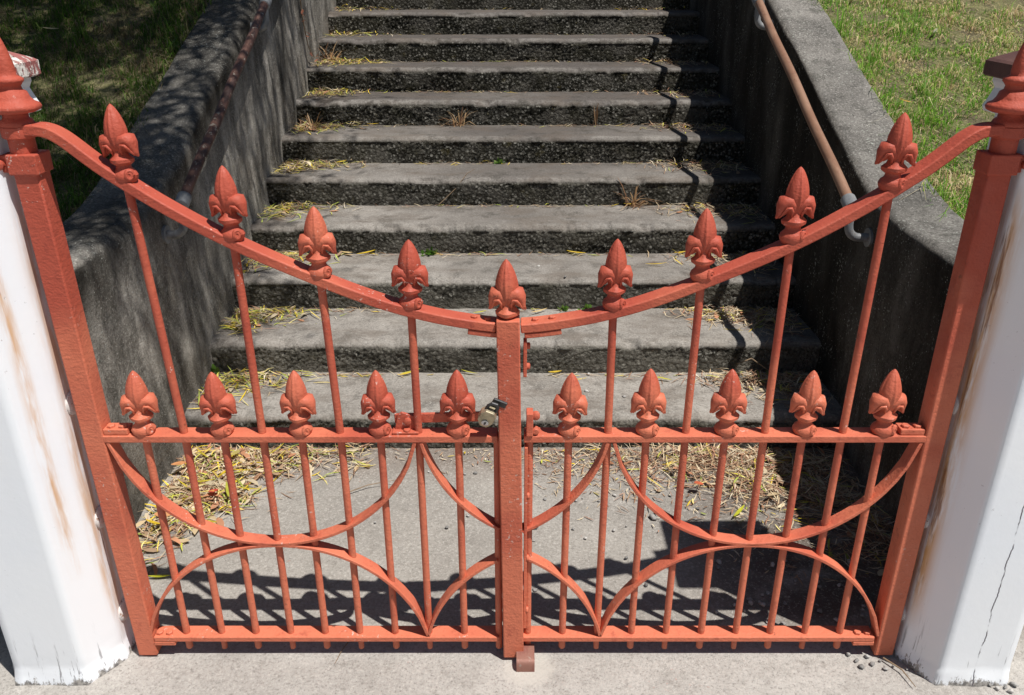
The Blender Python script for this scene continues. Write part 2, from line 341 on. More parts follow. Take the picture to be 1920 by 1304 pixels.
def m_soil():
    t = NT('lawn_soil', .95); c = t.mix(t.ramp(t.noise(9, 5, .65), .38, .65), (.085, .072, .040), (.14, .135, .055)); c = t.mix(t.ramp(t.noise(80, 4), .52, .7), c, (.24, .20, .11))
    return t.done(c, .95, t.bump(t.noise(60, 4), .8, .02))
M_SOIL = m_soil()
def m_bark():
    t = NT('bark', .9); v = t.map((1, 1, .2)); n = t.noise(22, 5, .65, vec=v); return t.done(t.mix(t.ramp(n, .35, .65), (.07, .055, .045), (.17, .145, .12)), .9, t.bump(n, .8, .03))
M_BARK = m_bark()
def m_peb():
    t = NT('pebble', .8); i = t.n('ShaderNodeObjectInfo'); c = t.mix(i.outputs['Random'], (.14, .135, .13), (.50, .48, .45)); c = t.mix(t.math('MULTIPLY', t.ramp(t.noise(120, 3), .5, .7), .5), c, (.12, .12, .12))
    return t.done(c, .8, t.bump(t.noise(200, 3), .4, .003))
M_PEB = m_peb()
M_TWIG = m_simple('dry_twig', (.27, .19, .12), .85)

# ================================================================== SETTING
XL, XR = -1.268, 1.285                      # inner faces of the stair walls
Y1, RUN, RISE = 1.080, .36975, .14322       # first riser, run and rise of the stair
NST = 14; ZTOP = NST * RISE
def wall_top(y, x=1):
    s = .93 + .389 * np.maximum(0, y - 1.14); s = np.where(y < 1.5, .93 + .389 * .18 * np.logaddexp(0, (y - 1.14) / .09) / 2., s)
    return np.minimum(s, ZTOP + .06)
# pavement sheet in front and through to the first step
xs = np.concatenate([[-60, -20, -6], np.linspace(-2, 2, 60), [6, 20, 60]]); ys = np.concatenate([[-60, -20, -6, -2.5], np.linspace(-1, 1.2, 50)])
G = np.zeros((len(ys), len(xs), 3)); G[:, :, 0] = xs[None]; G[:, :, 1] = ys[:, None]
pn = fbm(np.stack([G[:, :, 0].ravel() * 2, G[:, :, 1].ravel() * 2, np.zeros(G.shape[0] * G.shape[1])], 1), 3).reshape(G.shape[:2])
G[:, :, 2] = pn * .004 * (np.abs(G[:, :, 0]) < 3) - .003
props(gridmesh('pavement', G, M_PAVE), kind='structure')
# lawns either side, rising with the stair
def lawn_z(x, y):
    b = wall_top(y) - .035
    return b + .035 * np.clip((np.abs(x) - 1.6) / 1.0, 0, 1.5)
for sgn, nm in ((-1, 'lawn'), (1, 'lawn')):
    xs = np.concatenate([np.linspace(1.50, 3.4, 48), [4, 6, 10, 20, 60]]) * sgn; ys = np.concatenate([np.linspace(.2, 4.6, 90), [6, 8, 12, 20, 40, 60]])
    G = np.zeros((len(ys), len(xs), 3)); G[:, :, 0] = xs[None]; G[:, :, 1] = ys[:, None]; G[:, :, 2] = lawn_z(G[:, :, 0], G[:, :, 1])
    q = G.reshape(-1, 3) * np.array([3, 3, 0]); G[:, :, 2] += fbm(q, 5, 4).reshape(G.shape[:2]) * .022
    if sgn < 0: G = G[:, ::-1]
    props(gridmesh(nm, G, M_SOIL), kind='structure')
# path at the head of the stair
G = np.zeros((6, 3, 3)); G[:, :, 0] = np.array([-1.5, 0, 1.5])[None]; G[:, :, 1] = np.linspace(Y1 + NST * RUN - .01, 60, 6)[:, None]; G[:, :, 2] = ZTOP - .004
props(gridmesh('upper_path', G, M_PAVE), kind='structure')

# ================================================================== STAIRCASE
st = empty('concrete_staircase', (0, Y1, 0), 'weathered concrete stairs with dark pebbly risers climbing between the two walls', 'stairs')
STAIN_VIGN = [.02, .12, .30, .50, .68, .82, .92, 1, 1, 1, 1, 1, 1, 1]  # upper steps darker: lichen stain plus a painted-in vignette
for k in range(NST):
    y0 = Y1 + k * RUN; z0 = k * RISE; fine = k < 10
    dx = .0062 if k < 5 else (.0075 if k < 10 else .02)
    xs = np.arange(XL - .012, XR + .012 + dx, dx); dz = .0062 if fine else .02
    prof = []; nr = .034 - .010 * random.random()
    for z in np.arange(-.03, RISE - nr, dz): prof.append((0, z, 1., 0))
    for a in np.linspace(0, math.pi / 2, 7): prof.append((nr - nr * math.cos(a), RISE - nr + nr * math.sin(a), float(np.clip(1 - a / .75, 0, 1)), 1.))
    for y in np.arange(nr + .008, RUN + .03, .0105 if fine else .03): prof.append((y, RISE, 0., max(0., 1 - y / .06)))
    pr = np.array(prof); n, m = len(pr), len(xs)
    V = np.zeros((n, m, 3)); V[:, :, 0] = xs[None]; V[:, :, 1] = y0 + pr[:, 0][:, None]; V[:, :, 2] = z0 + pr[:, 1][:, None]
    P = V.reshape(-1, 3); rz = np.repeat(pr[:, 2], m); eg = np.repeat(pr[:, 3], m)
    low = fbm(np.stack([P[:, 0] * 6, P[:, 2] * 6, P[:, 1] * 6], 1), 20 + k, 4)
    ero = np.clip(fbm(np.stack([P[:, 0] * 2.6, P[:, 2] * 11, P[:, 1] * 0 + k * 5.], 1), 41, 4) * 1.4 + .35, 0, 1)     # how far the skin has weathered off the riser
    wd, wi = worley2(np.stack([P[:, 0] * 78, P[:, 2] * 78], 1), 3 + k)
    agg = (.55 - wd) * (.5 + wi)
    fin = fbm(P * 60, 60, 3)
    out = rz * (low * .008 + ero * agg * .015 - ero * .006 + fin * .003)
    P[:, 1] -= out - rz * .004
    noz = fbm(np.stack([P[:, 0] * 14, P[:, 0] * 0 + k, P[:, 0] * 0], 1), 70, 4)
    chip = np.clip(fbm(np.stack([P[:, 0] * 8, P[:, 0] * 0 + k * 3.1, P[:, 0] * 0 + 4], 1), 90, 5) - .14, 0, 1)
    P[:, 2] += (1 - rz) * (low * .004 + fin * .0012) - eg * (chip * .045 + (noz * .5 + .5) * .007)
    P[:, 1] += eg * noz * .008 + eg * chip * .035
    end_shade = np.clip((P[:, 0] - XR + .40) / .30, 0, 1) + .7 * np.clip((XL + .22 - P[:, 0]) / .2, 0, 1)  # wall shade painted into the step ends, strongest on the right
    stain_shade = np.clip(STAIN_VIGN[k] + fbm(P * np.array([1.3, 2, 2]), 110, 3) * .40 + end_shade * .55, 0, 1)
    gridmesh('step', P.reshape(n, m, 3), M_STEP, (0, y0, z0), st, {'rise': np.clip(rz * 1.0 + (low * .35) * (eg > 0) * (rz > 0), 0, 1), 'stain_shade': stain_shade, 'edge': np.clip(eg * (1 - rz) * (.6 + low), 0, 1)})

# ================================================================== STAIR WALLS
def stair_wall(sgn, xin, label, name):
    th = .25; ys = np.concatenate([np.arange(.10, 3.6, .016), np.arange(3.6, 7.4, .08)]); rad = .045 if sgn < 0 else .030
    prof = []                                                   # (offset from inner face, fraction / dz, kind)
    rows = 52
    n = len(ys); zt = wall_top(ys); g = np.where(ys < Y1, -.05, np.clip((ys - Y1) / RUN * RISE - .2, -.05, ZTOP - .2))
    cols = []; topa = []
    for i in range(rows): cols.append((np.zeros(n), g + (zt - rad - g) * i / rows)); topa.append(0.)
    for a in np.linspace(0, math.pi / 2, 6): cols.append((np.full(n, rad - rad * math.cos(a)), zt - rad + rad * math.sin(a))); topa.append(min(1, a / 1.2))
    for s_ in np.linspace(rad + .012, th - .025, 15): cols.append((np.full(n, s_), zt.copy())); topa.append(1.)
    for a in np.linspace(.3, math.pi / 2, 4): cols.append((np.full(n, th - .025 + .025 * math.sin(a)), zt - .025 + .025 * math.cos(a))); topa.append(1.)
    cols.append((np.full(n, th), zt - .3)); topa.append(0.); cols.append((np.full(n, th), zt - .9)); topa.append(0.)
    m = len(cols); V = np.zeros((n, m, 3))
    for j, (o_, z) in enumerate(cols): V[:, j, 0] = xin + sgn * o_; V[:, j, 1] = ys; V[:, j, 2] = z
    P = V.reshape(-1, 3); ta = np.tile(np.array(topa), n); sc = np.array([4., 4., 4.])
    d = fbm(P * sc, 140 + sgn, 4) * .016 + fbm(P * 30, 150, 3) * .0035
    P[:, 0] -= sgn * d * (1 - ta) * .9; P[:, 2] += d * ta * .7
    below = np.repeat(zt, m) - P[:, 2]
    if sgn > 0: dk = np.clip(.92 + fbm(P * np.array([2, 2, 1.]), 170, 3) * .5 - .5 * np.clip(.35 - P[:, 2], 0, 1), 0, 1)  # right face coloured near-black to stand in for its shade
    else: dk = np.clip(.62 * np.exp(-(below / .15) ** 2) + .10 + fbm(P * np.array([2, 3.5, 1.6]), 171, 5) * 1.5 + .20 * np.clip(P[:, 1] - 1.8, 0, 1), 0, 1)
    top_mottle = fbm(P * np.array([3., 2., 2.]), 180, 4)
    if sgn > 0: dk = np.where(ta > .5, np.clip(.10 + .7 * top_mottle + .15 * np.clip(P[:, 1] - 1.8, 0, 1), 0, 1), dk)
    else: dk = np.where(ta > .5, np.clip(.45 + .8 * top_mottle + .35 * np.clip(P[:, 1] - 1.0, 0, 1), 0, 1), dk)  # left coping darkened to paint in tree shade, more so uphill
    V = P.reshape(n, m, 3)
    if sgn > 0: V = V[:, ::-1]; ta = ta.reshape(n, m)[:, ::-1]; dk = dk.reshape(n, m)[:, ::-1]
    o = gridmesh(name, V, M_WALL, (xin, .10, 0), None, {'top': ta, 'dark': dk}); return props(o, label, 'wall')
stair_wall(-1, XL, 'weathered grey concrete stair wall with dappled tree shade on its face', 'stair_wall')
stair_wall(1, XR, 'mould-stained concrete stair wall, its face painted dark for shade, with sunlit sloping top beside the dry lawn', 'stair_wall')
# low frontage walls that hold the lawns back beside the piers (just outside the picture)
for sgn, lab in ((-1, 'low grey frontage wall running out from the rust-streaked pier'), (1, 'low grey frontage wall running out from the cracked pier')):
    ys = np.array([0, 0, 0, .0, .03, .12, .22, .25, .25, .25]) + .02; ys = ys + .15; zs = np.array([-.05, .3, .6, .86, .89, .895, .89, .86, .5, -.05]); xs = np.arange(1.345, 6.0, .03)
    V = np.zeros((len(xs), 10, 3)); V[:, :, 0] = sgn * xs[:, None]; V[:, :, 1] = ys[None]; V[:, :, 2] = zs[None]
    P = V.reshape(-1, 3); d = fbm(P * 5, 200, 4) * .012; P[:, 1] += d; ta = np.tile(np.array([0, 0, 0, .3, 1, 1, 1, .3, 0, 0.]), len(xs)); P[:, 2] += d * ta
    V = P.reshape(len(xs), 10, 3); V = V[:, ::-1] if sgn < 0 else V
    props(gridmesh('frontage_wall', V, M_WALL, (sgn * 1.345, .17, 0), None, {'top': ta if sgn > 0 else ta.reshape(-1, 10)[:, ::-1], 'dark': np.full(len(P), .25)}), lab, 'wall')

# ================================================================== HANDRAILS
def handrail(sgn, x, lo, hi, mat, label):
    lo = np.array(lo); hi = np.array(hi); h = empty('handrail', (x, lo[1], lo[2]), label, 'handrail')
    end = lo + (hi - lo) * 1.9; xin = XL if sgn < 0 else XR
    N = 24; pts = [lo + (end - lo) * i / N + np.array([0, 0, .004 * math.sin(i * 1.1)]) for i in range(N + 1)]
    MB().tube(pts, .0195, 16).build('pipe', mat, h, True)
    t = (hi - lo) / np.linalg.norm(hi - lo)
    for c, first in ((lo, True), (hi, False)):
        MB().tube([c - t * .022, c - t * .018, c + t * .035, c + t * .040], [.020, .0265, .0265, .0205], 16).build('collar', M_GALV, h, True)
        b = np.array([c[0], c[1], c[2]]); path = []
        dn = np.array([0, -.015, -1.]); p0 = b + np.array([0, -.012, -.01]); path.append(p0); path.append(p0 + dn * .055)
        for a in np.linspace(.25, math.pi / 2, 6): path.append(p0 + dn * .062 + np.array([sgn * .042 * (1 - math.cos(a)), -.004, -.042 * math.sin(a)]))
        e = path[-1].copy(); e[0] = xin + sgn * .01; path.append(e)
        MB().tube(path, [.016] + [.0155] * (len(path) - 2) + [.0165], 14).build('wall_bracket', M_GALV, h, True)
        MB().tube([(e[0] - sgn * .018, e[1], e[2]), (e[0] - sgn * .008, e[1], e[2])], .034, 18).build('bracket_flange', M_GALV, h, True)
    return h
handrail(1, 1.205, (1.205, 1.194, .936), (1.205, 2.690, 1.555), M_PIPE_R, 'brown weathered pipe handrail fixed to the dark shaded stair wall')
handrail(-1, -1.195, (-1.195, 1.250, .930), (-1.195, 2.640, 1.548), M_PIPE_L, 'rusty pipe handrail with flaking paint on the dappled stair wall')

# ================================================================== PIERS
def pier(sgn, label, mw, mcap):
    cx, cy, hf, ch = sgn * 1.2, .06, .15, .06
    p = empty('gate_pier', (cx, cy, 0), label, 'pier')
    cor = [(-hf + ch, -hf), (hf - ch, -hf), (hf, -hf + ch * 1.5), (hf, hf - ch), (hf - ch, hf), (-hf + ch, hf), (-hf, hf - ch), (-hf, -hf + ch * 1.5)]
    ring = []
    for i in range(8):
        a = np.array(cor[i]); b = np.array(cor[(i + 1) % 8]); k = 10
        for q in range(k): ring.append(a + (b - a) * (q + .0) / k)
    ring = np.array(ring); zs = np.concatenate([[-.03], np.linspace(0, .2, 24), np.linspace(.22, 1.43, 60)])
    V = np.zeros((len(zs), len(ring), 3)); fl = 1 + .05 * np.clip(1 - zs / .05, 0, 1)
    V[:, :, 0] = cx + ring[None, :, 0] * fl[:, None]; V[:, :, 1] = cy + ring[None, :, 1] * fl[:, None]; V[:, :, 2] = zs[:, None]
    P = V.reshape(-1, 3); nz = fbm(P * np.array([20, 20, 20]), 210, 4); lowm = np.clip(1 - P[:, 2] / .10, 0, 1)
    rad = np.stack([P[:, 0] - cx, P[:, 1] - cy], 1); rad /= np.linalg.norm(rad, axis=1)[:, None]
    P[:, :2] += rad * (nz * .006 * lowm + fbm(P * 5, 220, 3) * .0008)[:, None]
    grime = np.clip(.80 - P[:, 2] / .075 + nz * .15, 0, 1)
    rust = np.zeros(len(P)); xi = (P[:, 0] - cx) * -sgn; yy = P[:, 1]                     # xi: distance towards the gate
    def streak(x0, y0_, wdt, za, zb, a):
        d = np.hypot(xi - x0, yy - y0_); return a * np.exp(-(d / wdt) ** 2) * np.clip((P[:, 2] - za) / .15, 0, 1) * np.clip((zb - P[:, 2]) / .1, 0, 1)
    if sgn < 0: rust = streak(.112, -.05, .012, .30, 1.34, 1.) + streak(.155, .03, .026, .05, 1.3, .8) + streak(.15, -.0, .010, .1, .75, .5)
    else: rust = streak(.145, .0, .022, .1, 1.3, .95) + streak(.15, .045, .03, .05, 1.3, .7)
    o = gridmesh('shaft', P.reshape(V.shape), mw, (cx, cy, 0), p, {'rust': np.clip(rust, 0, 1), 'grime': grime}, smooth=False, wrap=True)
    mo = MB(); sq = lambda h: [(-h, -h), (h, -h), (h, h), (-h, h)]
    prof = [(.151, 1.415), (.154, 1.425), (.150, 1.436), (.146, 1.45), (.142, 1.465), (.147, 1.478), (.147, 1.488)]
    v = [(cx + a, cy + b - .012, z) for h, z in prof for a, b in sq(h)]; f = [(i * 4 + k, i * 4 + (k + 1) % 4, i * 4 + 4 + (k + 1) % 4, i * 4 + 4 + k) for i in range(len(prof) - 1) for k in range(4)] + [(0, 1, 2, 3), tuple(range(len(v) - 4, len(v)))]
    mo.add(v, f).build('moulding', mw, p)
    cp = MB(); hc = .166; prof = [(hc - .004, 1.4885), (hc, 1.492), (hc, 1.520), (hc - .006, 1.525), (.09, 1.560), (.012, 1.592)]
    v = [(cx + a, cy + b - .02, z) for h, z in prof for a, b in sq(h)]; cp.add(v, f[:4 * (len(prof) - 1)] + [(0, 1, 2, 3), tuple(range(len(v) - 4, len(v)))]).build('cap', mcap, p)
    for z in (.76, .43, .126):
        xk = cx - sgn * .150; yk = .045
        MB().tube([(xk + sgn * .006, yk, z), (xk - sgn * .004, yk, z), (xk - sgn * .010, yk, z), (xk - sgn * .013, yk, z)], [.030, .030, .024, .012], 18).build('hinge_bolt', M_NUT, p, True)
    return p
pier(-1, 'white painted pier with long rust streaks under a flaking pinkish cap', M_WHITE_L, M_FLAKE)
pier(1, 'white painted pier with a long vertical crack under a plain brown cap', M_WHITE_R, M_BROWN)

# ================================================================== GATE
def fin_base(collar_only=False):
    mb = MB()
    if not collar_only:
        mb.lathe([(.020, -.004), (.0245, .003), (.0265, .011), (.0235, .019), (.0165, .026), (.0150, .033), (.0165, .037)], n=24, fn=lambda q, z: 1 + .05 * math.cos(2 * q))
        spiral = [(.018 + .0 * i, 0, 0) for i in range(1)]
        pts = []; 
        for i in range(15):
            a = i * .62; r = .0115 - .00055 * i; pts.append(Vector((.0175 + r * math.cos(a) * .55, -.0155 + r * math.cos(a) * .8 * .6, .0125 + r * math.sin(a))))
        mb.tube(pts, [.0048] * 13 + [.004, .003], 8)
    b0 = .034
    oc = lambda q, z: (1.0 + .13 * (abs(math.cos(2 * q)) ** 3)) 
    mb.lathe([(.0165, b0), (.0235, b0 + .006), (.0245, b0 + .013), (.0165, b0 + .021), (.0135, b0 + .030), (.0125, b0 + .045)], n=32, fn=oc)
    return mb
def fin_spear():
    prof = [(.010, .060), (.0165, .072), (.0210, .084), (.0232, .095), (.0237, .104), (.0227, .114), (.0199, .126), (.0160, .138), (.0112, .149), (.0065, .157), (.0025, .1615), (.0006, .163)]
    def fn(q, z):
        s = 0
        for c in (0, math.pi / 2, math.pi, -math.pi / 2):
            d = (q - c + math.pi) % (2 * math.pi) - math.pi; s += math.exp(-(d / .10) ** 2) * .085 - math.exp(-((abs(d) - .26) / .10) ** 2) * .03
        return 1 + s
    return MB().lathe(prof, n=72, fn=fn)
def fin_petal(sg):
    P = [(.003, .060), (.0090, .0790), (.0168, .0890), (.0245, .0872), (.0300, .0775), (.0325, .0665), (.0348, .0580), (.0405, .0510)]
    rr = [.0095, .0150, .0166, .0160, .0122, .0086, .0062, .0020]
    mb = MB().tube([(sg * r, 0, z) for r, z in P], rr, 20, flat=1.42, side=(0, 1, 0))
    for sy in (-1, 1):                                         # raised rim round the hollow, front and back
        mb.tube([(sg * x, sy * y, z) for x, y, z in ((.0100, .0120, .0560), (.0112, .0185, .0690), (.0162, .0218, .0778), (.0235, .0210, .0770), (.0282, .0160, .0690), (.0316, .0108, .0605), (.0360, .0066, .0535))], [.0022, .0030, .0033, .0033, .0030, .0026, .0016], 8)
    mb.add([(sg * x, y, z) for y in (-.0065, .0065) for x, z in ((.006, .060), (.006, .084), (.032, .084), (.034, .064), (.026, .0585), (.017, .0640))], [(0, 1, 2, 3, 4, 5), (11, 10, 9, 8, 7, 6)] + [(k, 6 + k, 6 + (k + 1) % 6, (k + 1) % 6) for k in range(6)])
    return mb
ME_B = fin_base().mesh('finial', M_RED, True, (0, 0, 0), 35)[0]; ME_BC = fin_base(True).mesh('finial', M_RED, True, (0, 0, 0), 35)[0]
ME_S = fin_spear().mesh('spear', M_RED, True, (0, 0, 0), 60)[0]; ME_P = [fin_petal(a).mesh('petal', M_RED, True, (0, 0, 0))[0] for a in (-1, 1)]
def finial(parent, x, y, z, tilt=0., s=1., base=True, dz=0.):
    o = link('finial', ME_B if base else ME_BC, (x, y, z), parent); o.rotation_euler = (random.uniform(-.035, .035), tilt + random.uniform(-.03, .03), random.uniform(-.2, .2)); o.scale = (s * random.uniform(.96, 1.03), s, s * random.uniform(.975, 1.02))
    for me, nm in [(ME_S, 'spear')] + [(q, 'petal') for q in ME_P]:
        c = bpy.data.objects.new(nm, me); COL.objects.link(c); c.parent = o
    return o
def bolt(parent, x, y, z, r=.008, h=.009, n=6, axis='z'):
    mb = MB()
    if axis == 'z': mb.tube([(x, y, z - .002), (x, y, z + h * .8), (x, y, z + h)], [r, r, r * .75], n)
    else: mb.tube([(x, y + .002, z), (x, y - h * .8, z), (x, y - h, z)], [r, r, r * .7], n)
    return mb.build('bolt', M_RED, parent, n > 8)
def crom(pts, n=8):
    out = []; p = [pts[0]] + list(pts) + [pts[-1]]
    for i in range(1, len(p) - 2):
        a, b, c, d = [np.array(q, float) for q in p[i - 1:i + 3]]
        for k in range(n):
            t = k / n; out.append(.5 * (2 * b + (c - a) * t + (2 * a - 5 * b + 4 * c - d) * t * t + (3 * b - 3 * c + d - a) * t ** 3))
    out.append(np.array(pts[-1], float)); return [tuple(q) for q in out]
MIRR = .006                                                    # mirror axis of the two leaves
TOPCURVE = [(-.992, 1.392), (-.955, 1.391), (-.925, 1.376), (-.88, 1.337), (-.839, 1.304), (-.739, 1.234), (-.605, 1.155), (-.464, 1.087), (-.306, 1.021), (-.19, .986), (-.10, .968), (-.037, .9595)]
ZM0, ZM1, ZB0, ZB1 = .674, .692, .053, .069; DEP = .045
def leaf(sgn, label):
    fx = (lambda x: x) if sgn < 0 else (lambda x: 2 * MIRR - x)
    g = empty('iron_gate_leaf', (fx(-.992), .025, 0), label, 'gate', 'leaves of the red iron gate')
    cx = fx(-.995); lean = .007 if sgn < 0 else .002
    # hinge stile, slightly out of plumb, with strap band and turned finial
    mb = MB(); hw = .0255; v = []
    for i in range(9):
        z = .004 + 1.316 * i / 8; o_ = lean * (1 - 2 * i / 8)
        v += [(cx + o_ - hw, .0, z), (cx + o_ + hw, .0, z), (cx + o_ + hw, .051, z), (cx + o_ - hw, .051, z)]
    f = [(i * 4 + k, i * 4 + (k + 1) % 4, i * 4 + 4 + (k + 1) % 4, i * 4 + 4 + k) for i in range(8) for k in range(4)] + [(3, 2, 1, 0), (32, 33, 34, 35)]
    mb.add(v, f).build('hinge_stile', M_RED, g, True, .0035)
    tx = cx - lean if sgn < 0 else cx
    band = MB().box(tx - .031, tx + .031, -.006, .057, 1.314, 1.356); band.box(min(tx, tx + sgn * .11), max(tx, tx + sgn * .11), .006, .046, 1.317, 1.353)
    band.build('hinge_strap', M_RED, g, False, .003); bolt(g, tx + sgn * .050, .006, 1.335, .011, .012, 14, 'y')
    px = tx + sgn * .006
    MB().lathe([(.0255, 1.34), (.0255, 1.405), (.0262, 1.408)], (px, .026, 0), 24).build('pole', M_RED, g, True)
    fp = [(.024, 1.403), (.030, 1.406), (.0335, 1.413), (.030, 1.421), (.0245, 1.425), (.0235, 1.434), (.040, 1.437), (.049, 1.441), (.0515, 1.447), (.048, 1.453), (.040, 1.457), (.034, 1.465), (.0305, 1.476), (.024, 1.480), (.0225, 1.487), (.026, 1.492), (.030, 1.496), (.0305, 1.501), (.024, 1.505), (.0190, 1.508), (.0195, 1.516), (.0175, 1.533), (.0140, 1.551), (.0092, 1.569), (.004, 1.584), (.0005, 1.589)]
    MB().lathe(fp, (px, .026, 0), 40, fn=lambda q, z: 1 + .012 * math.sin(5 * q + z * 90)).build('turned_finial', M_RED, g, True, auto=70)
    # top rail
    pts = [(fx(x), z) for x, z in crom(TOPCURVE if sgn < 0 else TOPCURVE[:-1] + [(-.045, .9603), (-.0085, .9572)], 7)]
    MB().sweep(pts, .0, DEP, .0225).build('top_rail', M_RED, g, True, .003)
    MB().lathe([(.030, 1.386), (.034, 1.389), (.034, 1.409), (.031, 1.411)], (px, .026, 0), 24).build('rail_eye', M_RED, g, True, auto=50)
    xin = -.034 if sgn < 0 else -.0165; xe = fx(-.973); xc = fx(xin)
    a, b = min(xe, xc), max(xe, xc)
    MB().box(a, b, 0, DEP, ZM0, ZM1).build('middle_rail', M_RED, g, False, .0022)
    xb = fx(-.962); a2, b2 = min(xb, xc), max(xb, xc)
    MB().box(a2, b2, 0, DEP, ZB0, ZB1).build('bottom_rail', M_RED, g, False, .0022)
    # bars and finials
    xs_c = np.array([p[0] for p in pts]); zs_c = np.array([p[1] for p in pts]); od = np.argsort(xs_c)
    for i in range(10):
        x = -.8785 + .0937 * i; x = (x if sgn < 0 else .0065 - x) + random.uniform(-.001, .001); y = .020; rr = .0092
        if i % 2 == 1 and i < 9:
            zt = float(np.interp(([-.805, -.600, -.421, -.2255] if sgn < 0 else [.793, .602, .4165, .2265])[i // 2], xs_c[od], zs_c[od]))
            xt = ([-.805, -.600, -.421, -.2255] if sgn < 0 else [.793, .602, .4165, .2265])[i // 2]; lx = xt - x; n_ = 14
            ptsb = [(x + (lx if z > ZM1 else 0) * (z - ZM1) / (zt - ZM1), y, z) for z in np.linspace(.018, zt + .01, n_)]
            MB().tube([(p[0], p[1], p[2] + (0 if k else -.003)) for k, p in enumerate(ptsb)], [rr * .8] + [rr] * (n_ - 1), 16).build('bar', M_RED, g, True)
            finial(g, x + lx, y, zt + .0200, -.07 if (sgn < 0 and i == 1) else 0, .965)
        else:
            MB().tube([(x, y, z) for z in (.015, .019, .1, .4, ZM1 - .004)], [rr * .7, rr, rr, rr, rr], 16).build('bar', M_RED, g, True)
            if i < 9: finial(g, x, y, ZM1, 0, 1.005)
    # curved flats
    RC = .378
    def arc(xc_, zc, up, x0, x1, y0, y1):
        q = []
        for k in range(37):
            x = x0 + (x1 - x0) * k / 36; d = max(0, RC * RC - (x - xc_) ** 2); q.append((fx(x), zc + (math.sqrt(d) if up else -math.sqrt(d))))
        if q[0][0] > q[-1][0]: q = q[::-1]
        MB().sweep(q, y0, y1, .0085).build('arch_bar', M_RED, g, True, .0015)
    arc(-.598, .748, False, -.9682, -.2278, .001, .037); arc(-.598, -.012, True, -.9670, -.2290, .001, .037)
    arc(.149, .748, False, -.2212, xin, .001, .037); arc(.149, -.012, True, -.2200, xin, .001, .037)
    # fixings
    bx = fx(-.940)
    MB().box(bx - .030, bx + .028, .004, DEP - .006, ZM1 + .001, ZM1 + .016).build('corner_block', M_RED, g, False, .002)
    for d in (-.015, .013): bolt(g, bx + d, .018, ZM1 + .016, .010, .007, 6)
    b3 = fx(-.935)
    MB().box(b3 - .028, b3 + .028, .0, DEP - .004, ZB0 - .013, ZB0 - .001).build('corner_plate', M_RED, g, False, .0015)
    for d in (-.015, .011): bolt(g, b3 + d, .016, ZB1, .0095, .008, 6)
    s0, s1 = fx(-.100), fx(xin); zz = lambda x: float(np.interp(x, xs_c[od], zs_c[od]))
    q = [(x, zz(x) - .0135) for x in np.linspace(min(s0, s1), max(s0, s1), 6)]; MB().sweep(q, .002, DEP - .004, .012).build('rail_bracket', M_RED, g, True, .002)
    for d in ((-.085, -.055) if sgn < 0 else (-.078, -.040)): bolt(g, fx(d), .020, zz(fx(d)) + .0215, .008, .007, 6)
    return g
gl = leaf(-1, 'rust-red iron gate leaf carrying the central post, latch bar and padlock')
gr = leaf(1, 'rust-red iron gate leaf without the post, hinged beside the cracked pier')
# meeting post on the padlocked leaf
mb = MB(); v = []
for i in range(7):
    z = .010 + .983 * i / 6; o_ = .0045 - .0135 * i / 6; h = .0272 - .001 * i / 6
    v += [(o_ - h, -.014, z), (o_ + h, -.014, z), (o_ + h, .040, z), (o_ - h, .040, z)]
mb.add(v, [(i * 4 + k, i * 4 + (k + 1) % 4, i * 4 + 4 + (k + 1) % 4, i * 4 + 4 + k) for i in range(6) for k in range(4)] + [(3, 2, 1, 0), (24, 25, 26, 27)]).build('meeting_post', M_RED, gl, True, .003)
finial(gl, -.009, .013, .959, 0, 1.04, base=False)
# latch bar with its riveted lug
MB().box(-.262, -.034, .030, .038, .717, .742, Matrix.Rotation(R_(-1.5), 4, 'Y')).build('latch_bar', M_RED, gl, False, .002)
lug = MB().box(-.285, -.222, .006, .040, ZM1 + .001, ZM1 + .007); lug.add([(-.280, .022, ZM1 + .006), (-.224, .022, ZM1 + .006), (-.224, .022, ZM1 + .040), (-.262, .022, ZM1 + .052), (-.272, .022, ZM1 + .046), (-.280, .030, ZM1 + .006), (-.224, .030, ZM1 + .006), (-.224, .030, ZM1 + .040), (-.262, .030, ZM1 + .052), (-.272, .030, ZM1 + .046)], [(0, 1, 2, 3, 4), (9, 8, 7, 6, 5), (0, 5, 6, 1), (1, 6, 7, 2), (2, 7, 8, 3), (3, 8, 9, 4), (4, 9, 5, 0)])
lug.build('latch_lug', M_RED, gl, False, .0015); bolt(gl, -.248, .022, ZM1 + .030, .009, .008, 12, 'y'); bolt(gl, -.250, .014, ZM1 + .007, .008, .006, 12)
# keeper, strike plate and hinge bits on the other leaf, behind the post
MB().box(.034, .050, -.004, .030, ZM1 + .001, ZM1 + .062).build('keeper', M_RED, gr, False, .002)
bolt(gr, .056, .012, ZM1 + .052, .010, .012, 12, 'y'); bolt(gr, .056, .012, ZM1 + .012, .009, .012, 12, 'y')
MB().box(.026, .034, .006, .032, .845, .935).build('strike_plate', M_RED, gr, False, .0015)
for z in (.868, .920): MB().tube([(.034, .019, z), (.040, .019, z), (.042, .019, z)], [.008, .008, .005], 10).build('bolt', M_RED, gr, True)
MB().box(.030, .038, .000, .028, .10, .66).build('stop_strip', M_RED, gr, False, .0015)
for z in (.16, .33, .52): MB().tube([(.038, .006, z), (.043, .006, z)], .008, 8).build('bolt', M_RED, gr, True)

